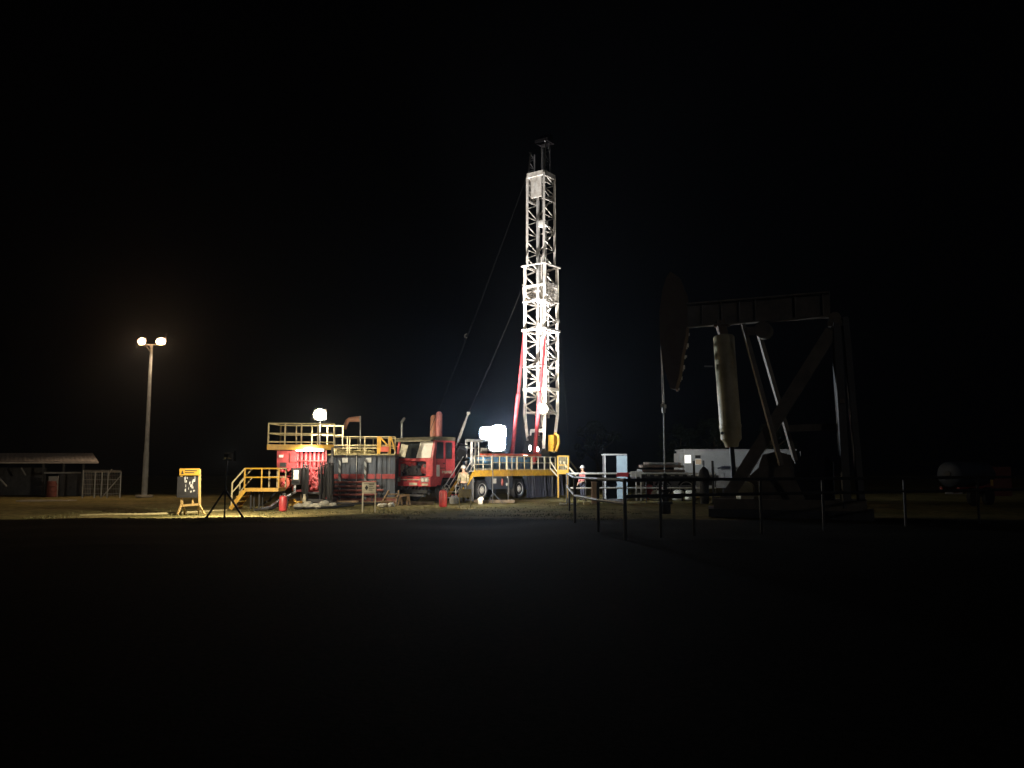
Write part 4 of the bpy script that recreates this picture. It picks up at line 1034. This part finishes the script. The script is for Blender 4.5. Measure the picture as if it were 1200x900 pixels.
# ------------------------------------------------------------------ portable booth
def booth():
    D = 43.4; t = thing('portable_booth', 'tall blue portable booth with a dark open doorway', 'booth', (X(721, D), D, 0))
    x0, x1 = X(709, D), X(731, D); zt = Z(533.5, D); dp = 1.15
    obj('wall', MB().box(x0, x0 + .04, D, D + dp, .1, zt), 'dark_grey', t)
    obj('wall', MB().box(x1 - .04, x1, D, D + dp, .1, zt), 'light_blue', t)
    obj('wall', MB().box(x0 + .04, x1 - .04, D + dp - .04, D + dp, .1, zt), 'navy', t)
    obj('wall', MB().box(X(723, D), x1 - .042, D, D + .04, .1, zt - .002), 'light_blue', t)
    obj('roof', MB().box(x0 - .06, x1 + .16, D - .08, D + dp + .06, zt + .003, zt + .07), 'grey', t)
    obj('floor_tray', MB().box(x0 - .05, x1 + .05, D - .1, D + dp + .05, 0, .1), 'dark_grey', t)
    obj('frame_post', MB().box(x0 - .02, x0 + .03, D - .04, D - .002, .1, zt), 'grey', t)
    hx = X(722.5, D); e = V(.46, -.62, 0); w_ = V(.03, .02, 0)
    d = obj('door', MB().prism([V(hx, D - .05, .12), V(hx, D - .05, .12) + e, V(hx, D - .05, .12) + e + w_, V(hx, D - .05, .12) + w_], (0, 0, zt - .14)), 'light_blue', t)
    hp = V(hx, D - .05, 1.0) + e * .85; obj('door_handle', MB().tube([hp + V(-.05, -.03, 0), hp + V(-.05, -.03, .2)], .02), 'dark_grey', d)
booth()

# ------------------------------------------------------------------ pipe fences round the pump
FH = 1.42
def pipe_fence(pts, label, npost, m_post='fence_dark', m_rail='galvanised', mid=.6, extra=None, r=.04, rail_r=.042):
    c = sum((Vector((p[0], p[1], 0)) for p in pts), V(0, 0, 0)) / len(pts)
    t = thing('pipe_fence', label, 'fence', c)
    P3 = [V(p[0], p[1], 0) for p in pts]
    for i in range(len(P3) - 1):
        for q in (1.0, mid):
            obj('rail', MB().tube([P3[i] + V(0, 0, FH * q), P3[i + 1] + V(0, 0, FH * q)], rail_r, 8), m_rail, t)
        n = npost[i]
        for k in range(n):
            p = P3[i].lerp(P3[i + 1], k / n); obj('post', MB().tube([p + V(0, 0, -.05), p + V(0, 0, FH + .015)], r, 9), m_post, t)
    p = P3[-1]; obj('post', MB().tube([p + V(0, 0, -.05), p + V(0, 0, FH + .015)], r, 9), m_post, t)
    return t
c0 = (X(732, 20.7), 20.7)
pipe_fence([(X(664, 41.3), 41.3), (X(667, 34), 34), (X(673, 26.6), 26.6)], 'dark pipe fence side running back towards the rig', [1, 1])
pipe_fence([(X(673.5, 26.4), 26.4), (X(700.5, 22.9), 22.9), (X(731.5, 20.75), 20.75)], 'near corner fence with pale rails and leaning dark posts', [1, 1])
pipe_fence([c0, (X(812, 21.9), 21.9), (X(963, 23.6), 23.6), (X(1144, 26.3), 26.3), (X(1230, 28), 28)], 'long dark pipe fence in front of the pump jack', [2, 2, 2, 1], m_rail='fence_dark', mid=.72)
bf = pipe_fence([(X(666, 41.5), 41.5), (X(706.5, 41.5), 41.5), (X(757, 41.5), 41.5), (X(838, 41.8), 41.8)], 'pale painted pipe fence behind the well with a red band', [2, 1, 1], 'fence_dark', 'white', mid=.5, r=.032)
D = 41.4
obj('red_band', MB().tube([(X(723, D), 41.5, FH), (X(737, D), 41.5, FH)], .046, 9).box(X(722, D), X(736, D), D - .05, D - .02, FH - .16, FH - .02), 'red', bf)
sg = obj('sign_plate', MB().box(X(738.5, D), X(750, D), D - .06, D - .03, FH - .15, FH + .10), 'white', bf)
mb = MB()
for k in range(3): mb.box(X(740, D), X(748 - k, D), D - .067, D - .061, FH - .09 + k * .06, FH - .065 + k * .06)
obj('sign_lettering', mb, 'grey', sg)
t = thing('ladder_frame', 'short white ladder frame leaning at the end of the pale fence', 'ladder', (X(752, D), D - .2, 0))
for px in (744.5, 750): obj('side_rail', MB().bar((X(px, D), D - .2, .1), (X(px, D), D - .2, FH + .12), .06), 'white', t)
for z in (.45, .75, 1.05): obj('rung', MB().bar((X(744.5, D), D - .2, z), (X(750, D), D - .2, z), .045), 'white', t)

# ------------------------------------------------------------------ pipe trailer and its load
def pipe_trailer():
    D = 46; t = thing('pipe_trailer', 'flat trailer with white wheels under a load of grey pipes', 'trailer', (X(785, D), D, 0))
    x0, x1 = X(746, D), X(842, D); zb = Z(557, D)
    obj('bed', MB().box(x0, x1, D, D + 2.4, zb - .22, zb), 'dark_grey', t)
    for k in range(8):
        px = 757 + k * 9.6; obj('bed_reflector', MB().box(X(px, D), X(px + 4.6, D), D - .02, D - .004, zb - .045, zb + .03), 'white', t)
    for k in range(3): obj('chassis_rail', MB().box(x0 + 1, x1 - .2, D + .3 + k * .8, D + .4 + k * .8, .72, zb - .22), 'black', t)
    obj('side_panel', MB().box(X(783, D), X(797, D), D + .1, D + .16, .35, .95), 'cabin_white', t)
    obj('side_panel', MB().box(X(765.5, D), X(769.5, D), D + .1, D + .16, .4, 1.0), 'cabin_white', t)
    obj('side_panel', MB().box(X(752, D), X(755, D), D + .1, D + .16, .3, 1.0), 'cream', t)
    obj('side_panel', MB().box(X(816, D), X(823, D), D + .1, D + .16, .35, .98), 'grey', t)
    for px in (777, 804):
        b_ = V(X(px, D), D + .32, .55)
        w = obj('wheel', MB().lathe(b_, (0, -1, 0), [(0, .4), (.03, .5), (.26, .5), (.3, .42)], 26), 'rubber', t)
        obj('rim', MB().lathe(b_, (0, -1, 0), [(.2, .40), (.315, .40), (.29, .33), (.25, .22), (.27, .12), (.32, .1)], 24), 'white', w)
    obj('bed_edge', MB().bar((x0, D - .05, .72), (x1, D - .05, .72), .05, .06), 'grey', t)
    return zb
zb = pipe_trailer()
rn = random.Random(9); D = 46
k = 0
for row, (n, py) in enumerate(((6, 553.6), (6, 550.5), (6, 547.4), (5, 544.2))):
    for j in range(n):
        yy = D + .35 + j * .3 + row * .12; a = 748 + row * 4 + rn.uniform(-2, 5); b_ = 806 + rn.uniform(-6, 4) - row
        z = zb + .09 + (0, .15, .40, .55)[row]
        tag(obj('drill_pipe', MB().tube([(X(a, D), yy, z), (X(b_, D), yy, z)], .072, 9).tube([(X(a, D), yy, z), (X(a + 2.5, D), yy, z)], .082, 9), 'pipe_brown' if (j + row) % 3 else 'grey', loc=(X(a, D), yy, z)),
            'grey brown steel pipe lying in the stack on the flat trailer', 'pipe', 'pipes stacked on the trailer')
D = 44.5
e3 = dup(ex, (X(760.5, D), D, .05), 'faded red extinguisher in front of the pipe trailer'); e3.scale = (1.15, 1.15, 1.25)
for k, (px, w) in enumerate(((743, .7), (750, .6), (768, .8), (793, .75), (807, .8))):
    D = 43.6; c = V(X(px, D), D, .2)
    tag(obj('cement_sack', MB().blob(c, w * .45, .3, .2, 14, 8, .1).blob(c + V(.1, .05, .22), w * .4, .28, .14, 14, 8, .1), 'sack', loc=(c.x, D, 0)),
        ('pile of pale sacks beside the ladder frame', 'pale sacks just left of the red extinguisher', 'pale sacks in front of the left trailer wheel', 'pale sacks between the two trailer wheels', 'pale sacks below the right trailer wheel')[k], 'sack', 'pale sacks before the pipe trailer')

def site_cabin():
    D = 54; t = thing('site_cabin', 'long white site cabin with one lit window behind the pipes', 'cabin', (X(865, D), D, 0))
    x0, x1 = X(797, D), X(932, D); zt = Z(528, D)
    w = obj('wall', MB().box(x0 + .3, x1, D, D + 2.6, .4, zt), 'cabin_white', t)
    obj('wall_battens', (lambda mb: [mb.box(x0 + .3 + k * .62, x0 + .33 + k * .62, D - .010, D - .002, .42, zt - .03) for k in range(13)] and mb)(MB()), 'cabin_white', w)
    obj('roof', MB().box(x0 + .2, x1 + .1, D - .08, D + 2.7, zt + .003, zt + .09), 'grey', t)
    obj('end_box', MB().box(x0, x0 + .28, D + .3, D + 2.0, .6, Z(531, D)), 'grey', t)
    for px0, px1, py0, py1, m in ((802.5, 809.6, 533.5, 542.5, 'window_white'), (815, 821.5, 538.5, 544, 'window_warm')):
        f = obj('window', MB().box(X(px0 - .8, D), X(px1 + .8, D), D - .05, D - .018, Z(py1 + .8, D), Z(py0 - .8, D)), 'white', t)
        obj('pane', MB().box(X(px0, D), X(px1, D), D - .06, D - .052, Z(py1, D), Z(py0, D)), m, f)
    obj('vent', MB().box(X(815, D), X(821, D), D - .05, D - .02, Z(537, D), Z(533.5, D)), 'black', t)
    obj('awning', MB().prism([P(840, 549, D), P(860, 549, D), P(856, 546, D), P(846, 546, D)], (0, -.8, 0)), 'navy', t)
    obj('door', MB().box(X(841, D), X(848, D), D - .05, D - .02, .45, Z(550, D)), 'grey', t)
    for px in (805, 850, 900, 935): obj('support', MB().bar((X(px, D), D + .3, 0), (X(px, D), D + .3, .4), .2), 'dark_grey', t)
site_cabin()

D = 40
for px, py0, lab in ((813, 540, 'dark upright steel stub, taller, by the white cabin'), (835, 540, 'dark upright steel stub, thinner, nearer the pump strut')):
    tag(obj('steel_stub', MB().tube([(X(px, D), D, 0), P(px, py0, D)], .055, 9).box(X(px, D) - .12, X(px, D) + .12, D - .12, D + .12, 0, .03), 'black', loc=(X(px, D), D, 0)), lab, 'post')
c = V(X(826, D), D + .2, 0)
tag(obj('chain_hoist', MB().lathe(c, (0, 0, 1), [(0, .2), (1.0, .22), (1.3, .28), (1.6, .2), (1.75, .05)], 14).tube([c + V(0, 0, 1.6), c + V(0, 0, 2.05)], .03), 'black', loc=c), 'dark rounded valve stack between two upright stubs', 'valve')

# ------------------------------------------------------------------ pump jack
def pump_jack():
    Dh, Dr = 31.5, 29.0
    t = thing('pump_jack', 'tall dark pump jack with a pale vertical air cylinder', 'pump jack', (X(890, 30), 30, 0))
    h0 = P(790, 385, Dh); r0 = P(985, 371, Dr); ax = (V(r0.x, r0.y, 0) - V(h0.x, h0.y, 0)).normalized(); sd = V(-ax.y, ax.x, 0)
    def on(px, py, off=0.0):
        """point in the beam's vertical plane (shifted sideways by off) that shows at px"""
        k = (px - CX) / F_PX; o = V(h0.x, h0.y, 0) + sd * off
        s_ = (k * o.y - o.x) / (ax.x - k * ax.y); p = o + ax * s_
        # account for the pitch of the view with height
        q = P(px, py, p.y); return V(p.x, p.y, q.z)
    # walking beam: an I section
    a0, a1 = on(806, 383), on(978, 371); b0, b1 = on(806, 357), on(978, 343)
    bm = MB()
    up = V(0, 0, 1)
    bm.prism([a0 - sd * .03, a1 - sd * .03, b1 - sd * .03, b0 - sd * .03], sd * .06)
    bm.bar(a0, a1, .36, .06).bar(b0, b1, .36, .06)
    wb = obj('walking_beam', bm, 'pump_grey', t)
    for px in (825, 848, 869, 888, 935, 968):
        p, q = on(px, 382 - (px - 806) * .07), on(px, 358 - (px - 806) * .08)
        obj('stiffener', MB().bar(p, q, .03, .3), 'pump_grey', wb)
    # horsehead
    pts = [(789, 318), (798, 324), (806, 345), (808, 372), (806, 392), (801, 415), (797, 440), (792, 456), (786, 455), (779, 430), (775, 400), (775, 365), (779, 340), (784, 325)]
    obj('horsehead', MB().prism([on(px, py, -.22) for px, py in pts], sd * .44), 'pump_rust', t)
    mb = MB()
    for k in range(6):
        q = k / 5; px = 803.5 - 13 * q ** 1.4; py = 392 + 64 * q; hh = (.30, .42, .26, .44, .36, .24)[k]
        a_, b_ = on(px + 5.5, py, .30), on(px + 5.5, py, .42)
        obj('head_link', MB().bar(a_, b_, .09, hh * .35).bar(on(px + 4, py + hh * 8, .30), on(px + 4, py + hh * 8, .42), .08, .07).bar(on(px, py, .18), on(px + 5.5, py, .33), .03), 'white', t)
    # polished rod and bridle
    c1, c2 = on(777.5, 452), on(778, 476)
    for o_ in (-.12, .12): obj('bridle_cable', MB().tube([on(776, 400, o_), c1 + sd * o_, c2 + sd * o_], .014, 6), 'steel', t)
    obj('carrier_bar', MB().bar(c2 - sd * .2, c2 + sd * .2, .12, .14).tube([c2, c2 + V(0, 0, -.25)], .07), 'white', t)
    foot = V(c2.x, c2.y, 0)
    obj('polished_rod', MB().tube([c2, V(foot.x, foot.y, 1.4)], .024, 8), 'white', t)
    wh = MB(); wh.lathe(foot, (0, 0, 1), [(0, .2), (.35, .2), (.36, .28), (.44, .28), (.45, .13), (.8, .13), (.81, .2), (.9, .2), (.91, .09), (1.35, .08), (1.45, .12), (1.5, .05)], 16)
    wh.tube([foot + V(-.6, 0, .62), foot + V(.6, 0, .62)], .06).lathe(foot + V(.6, 0, .62), (1, 0, 0), [(0, .15), (.06, .15)], 14)
    tag(obj('wellhead', wh, 'black', loc=foot), 'dark flanged wellhead below the polished rod', 'wellhead')
    # air cylinder
    ct, cb = on(850.5, 392), on(857, 524)
    cyl = MB(); d = (cb - ct); L_ = d.length
    cyl.lathe(ct, d, [(0, .2), (.04, .33), (.12, .385), (L_ * .80, .385), (L_ * .805, .40), (L_ * .83, .40), (L_ * .835, .385), (L_ * .93, .375), (L_ * .96, .27), (L_, .23)], 32)
    cy = obj('air_tank', cyl, 'pump_white', t)
    obj('tank_valve', MB().tube([ct + V(-.45, -.1, -1.2), ct + V(-.75, -.1, -1.2)], .03).lathe(cb + V(-.4, -.2, .5), (0, -1, 0), [(0, .06), (.05, .06)], 10), 'grey', cy)
    obj('tank_yoke', MB().bar(on(846, 376), ct, .3, .3).bar(on(840, 382), on(857, 381), .3, .1), 'pump_rust', t)
    obj('tank_piston', MB().tube([cb, on(859, 575)], .09, 12), 'black', t)
    # pitman arms
    for off, (u, v) in ((-.75, ((874, 380), (914, 545))), (.75, ((893, 392), (931, 540)))):
        obj('pitman_arm', MB().bar(on(*u, off), on(*v, off), .14, .2), 'pump_grey', t)
    obj('equalizer', MB().bar(on(883, 388, -1.0), on(883, 388, 1.0), .28, .3).lathe(on(897, 386, -.3), sd, [(0, .3), (.6, .3)], 20), 'pump_grey', t)
    # gear box and cranks
    g = MB(); g.prism([on(px, py, -.45) for px, py in ((888, 590), (888, 545), (893, 533), (908, 529), (922, 533), (928, 548), (928, 590))], sd * .9); obj('gearbox', g, 'pump_grey', t)
    obj('brake_housing', MB().prism([on(px, py, -.3) for px, py in ((929, 590), (929, 546), (936, 535), (968, 535), (974, 542), (974, 590))], sd * .6), 'black', t)
    for off in (-.62, .62):
        obj('crank', MB().prism([on(px, py, off - .06) for px, py in ((904, 556), (912, 532), (920, 531), (922, 545), (940, 585), (925, 588))], sd * .12), 'pump_grey', t)
    # samson post at the rear and struts
    top = on(984, 374)
    for off in (-.9, .9):
        obj('post_leg', MB().bar(top + sd * off * .2, on(988, 596, off) , .26, .26), 'pump_dark', t)
        obj('post_leg', MB().bar(top + sd * off * .2 + ax * .3, on(1006, 596, off), .2, .2), 'pump_dark', t)
    for off in (-.55, .55): obj('strut', MB().bar(on(979, 388, off * .4), on(846, 590, off), .30, .42), 'pump_grey', t)
    obj('cross_beam', MB().bar(on(925, 502), on(988, 500), .2, .24).bar(on(988, 470, -.7), on(988, 470, .7), .15), 'pump_grey', t)
    obj('saddle_bearing', MB().lathe(top - sd * .35, sd, [(0, .2), (.7, .2)], 18).bar(top - sd * .3 + V(0, 0, -.2), top + sd * .3 + V(0, 0, -.2), .5, .2), 'pump_grey', t)
    # base skid
    obj('base_skid', MB().bar(V(*on(835, 590, -.9).xy, .45), V(*on(1012, 590, -.9).xy, .45), .25, .35).bar(V(*on(835, 590, .9).xy, .45), V(*on(1012, 590, .9).xy, .45), .25, .35)
        .bar(V(*on(845, 590, -1).xy, .45), V(*on(845, 590, 1).xy, .45), .25, .3).bar(V(*on(1000, 590, -1).xy, .45), V(*on(1000, 590, 1).xy, .45), .25, .3), 'pump_grey', t)
    m0 = on(873, 572)
    mo = obj('motor', MB().lathe(V(m0.x, m0.y, .95) - sd * .35, sd, [(0, .12), (.02, .26), (.6, .26), (.65, .12)], 20).box(m0.x - .3, m0.x + .3, m0.y - .3, m0.y + .3, .5, .72), 'pump_white', t)
    obj('belt_guard', MB().prism([on(px, py, .5) for px, py in ((878, 582), (870, 575), (874, 560), (900, 537), (920, 540), (915, 560))], sd * .12), 'pump_grey', t)
    mb = MB(); mb.tube([on(889, 532, -.5), on(881, 538, -.5), on(877, 548, -.5), on(875, 562, -.5)], .035, 8); obj('grease_hose', mb, 'galvanised', t)
    obj('foundation', MB().hexa([V(*on(828, 596, -1.2).xy, 0), V(*on(1020, 596, -1.2).xy, 0), V(*on(1020, 596, 1.2).xy, 0), V(*on(828, 596, 1.2).xy, 0),
                                 V(*on(828, 596, -1.2).xy, .27), V(*on(1020, 596, -1.2).xy, .27), V(*on(1020, 596, 1.2).xy, .27), V(*on(828, 596, 1.2).xy, .27)]), 'dark_grey', t)
pump_jack()

# ------------------------------------------------------------------ dark trailer tank on the right
def tank_trailer():
    D = 38; c = P(1112, 556, D); t = thing('tank_trailer', 'round ended trailer tank standing in the dark behind the fence', 'trailer', (c.x, D, 0))
    ax = V(.85, .53, 0).normalized()
    tk = obj('tank', MB().lathe(c, ax, [(-.1, .30), (-.04, .50), (0, .56), (.05, .58), (2.8, .58), (2.9, .5), (2.95, .3)], 28), 'tank_blue', t)
    obj('hatch', MB().lathe(c - ax * .1, -ax, [(0, .16), (.04, .16), (.06, .05)], 16), 'black', tk)
    for s in (-.4, .4):
        o = V(-ax.y, ax.x, 0) * s; obj('chassis_rail', MB().bar(c + o + V(0, 0, -.66), c + o + ax * 3.1 + V(0, 0, -.66), .12, .2), 'red_dull', t)
    obj('bumper', MB().bar(P(1108, 577, D), P(1130, 577, D), .1, .14), 'galvanised', t)
    for u in (.7, 1.9):
        b_ = c + ax * u + V(-ax.y, ax.x, 0) * -.55; b_.z = .42
        w = obj('wheel', MB().lathe(b_, V(ax.y, -ax.x, 0), [(0, .32), (.03, .41), (.2, .41), (.23, .32)], 22), 'rubber', t); obj('rim', MB().lathe(b_, V(ax.y, -ax.x, 0), [(.18, .25), (.225, .25), (.2, .12)], 18), 'grey', w)
    obj('marker_lamp', MB().box(X(1155.5, D), X(1158.5, D), D - .3, D - .25, Z(569, D), Z(562, D)), 'yellow', t)
    obj('side_board', MB().box(X(1146, D), X(1200, D), D + 1, D + 1.06, .4, 1.75), 'red_brown', t)
tank_trailer()

# ------------------------------------------------------------------ dim trees behind the cabin
def tree(px, D, h, label, seed):
    rn = random.Random(seed); x = X(px, D); t = thing('broadleaf_tree', label, 'tree', (x, D, 0), 'dim trees behind the site')
    tr = MB().tube([(x, D, 0), (x + .1, D, h * .25), (x - .1, D + .1, h * .55), (x + .1, D, h * .8)], .22, 9, .06)
    for k in range(7):
        a = rn.uniform(0, 6.28); z = h * rn.uniform(.3, .6); tr.tube([(x, D, z), (x + math.cos(a) * h * .16, D + math.sin(a) * h * .16, z + h * .14), (x + math.cos(a) * h * .26, D + math.sin(a) * h * .26, z + h * .22)], .08, 6, .02)
    obj('trunk', tr, 'bark', t)
    cr = MB(); cl = []
    for k in range(26):
        a = rn.uniform(0, 6.28); r = rn.random() ** .6 * h * .33; z = h * rn.uniform(.38, .98); r *= 1.15 - abs(z / h - .6) * 1.3; cl.append((V(x + math.cos(a) * r, D + math.sin(a) * r, z), h * rn.uniform(.06, .12)))
    for c, rr in cl:
        for k in range(130):
            d = V(rn.gauss(0, 1), rn.gauss(0, 1), rn.gauss(0, .75)).normalized() * rr * rn.random() ** .4; p = c + d
            u = V(rn.gauss(0, 1), rn.gauss(0, 1), rn.gauss(0, 1)).normalized(); w = u.orthogonal().normalized(); s = rn.uniform(.07, .15)
            cr.add([p - u * s, p + w * s * .5, p + u * s, p - w * s * .5], [(0, 1, 2, 3)])
    obj('crown', cr, 'leaf', t, smooth=False)
tree(798, 76, 5.4, 'dim leafy tree behind the pipe trailer, left of the cylinder', 1)
tree(838, 80, 6.2, 'dim leafy tree rising behind the pale cylinder', 2)
tree(905, 84, 6.0, 'dim leafy tree behind the pump jack strut', 4)
tree(700, 74, 5.6, 'dim leafy tree between the mast and the blue booth', 6)

# ------------------------------------------------------------------ haze, world, render
hz = MB().box(-180, 180, -50, 180, -2.0, 32)  # thin air added to make the lamps glow, in place of lens bloom
hm = bpy.data.materials.new('glow_haze'); hm.use_nodes = True; nt = hm.node_tree; nt.nodes.remove(nt.nodes['Principled BSDF'])
pv = nt.nodes.new('ShaderNodeVolumePrincipled'); pv.inputs['Density'].default_value = .0008; pv.inputs['Color'].default_value = (.68, .80, 1, 1); pv.inputs['Anisotropy'].default_value = .84
nt.links.new(pv.outputs[0], nt.nodes['Material Output'].inputs['Volume']); M['glow_haze'] = hm
kind(obj('glow_haze', hz, 'glow_haze', smooth=False), 'stuff')

fill_sun = bpy.data.lights.new('pump_fill_light', 'SUN'); fill_sun.energy = .043; fill_sun.angle = R(1.5); fill_sun.color = (1, .93, .86)  # added weak fill that keeps the pump jack from going black
fill_ob = bpy.data.objects.new('pump_fill_light', fill_sun); COL.objects.link(fill_ob); fill_ob.location = (20, -20, 20)
fill_ob.rotation_euler = V(-.35, 1, -.30).to_track_quat('-Z', 'Y').to_euler()
w = bpy.data.worlds.new("World"); S.world = w; w.use_nodes = True
bg = w.node_tree.nodes['Background']; bg.inputs[0].default_value = (.85, .80, 1.0, 1); bg.inputs[1].default_value = .0003
S.view_settings.view_transform = 'Standard'; S.view_settings.look = 'None'; S.view_settings.gamma = 1; S.view_settings.exposure = 0
S.render.engine = 'CYCLES'; c_ = S.cycles
c_.use_denoising = True; c_.max_bounces = 6; c_.volume_bounces = 0; c_.sample_clamp_indirect = 3
c_.use_light_tree = True; c_.caustics_reflective = False; c_.caustics_refractive = False
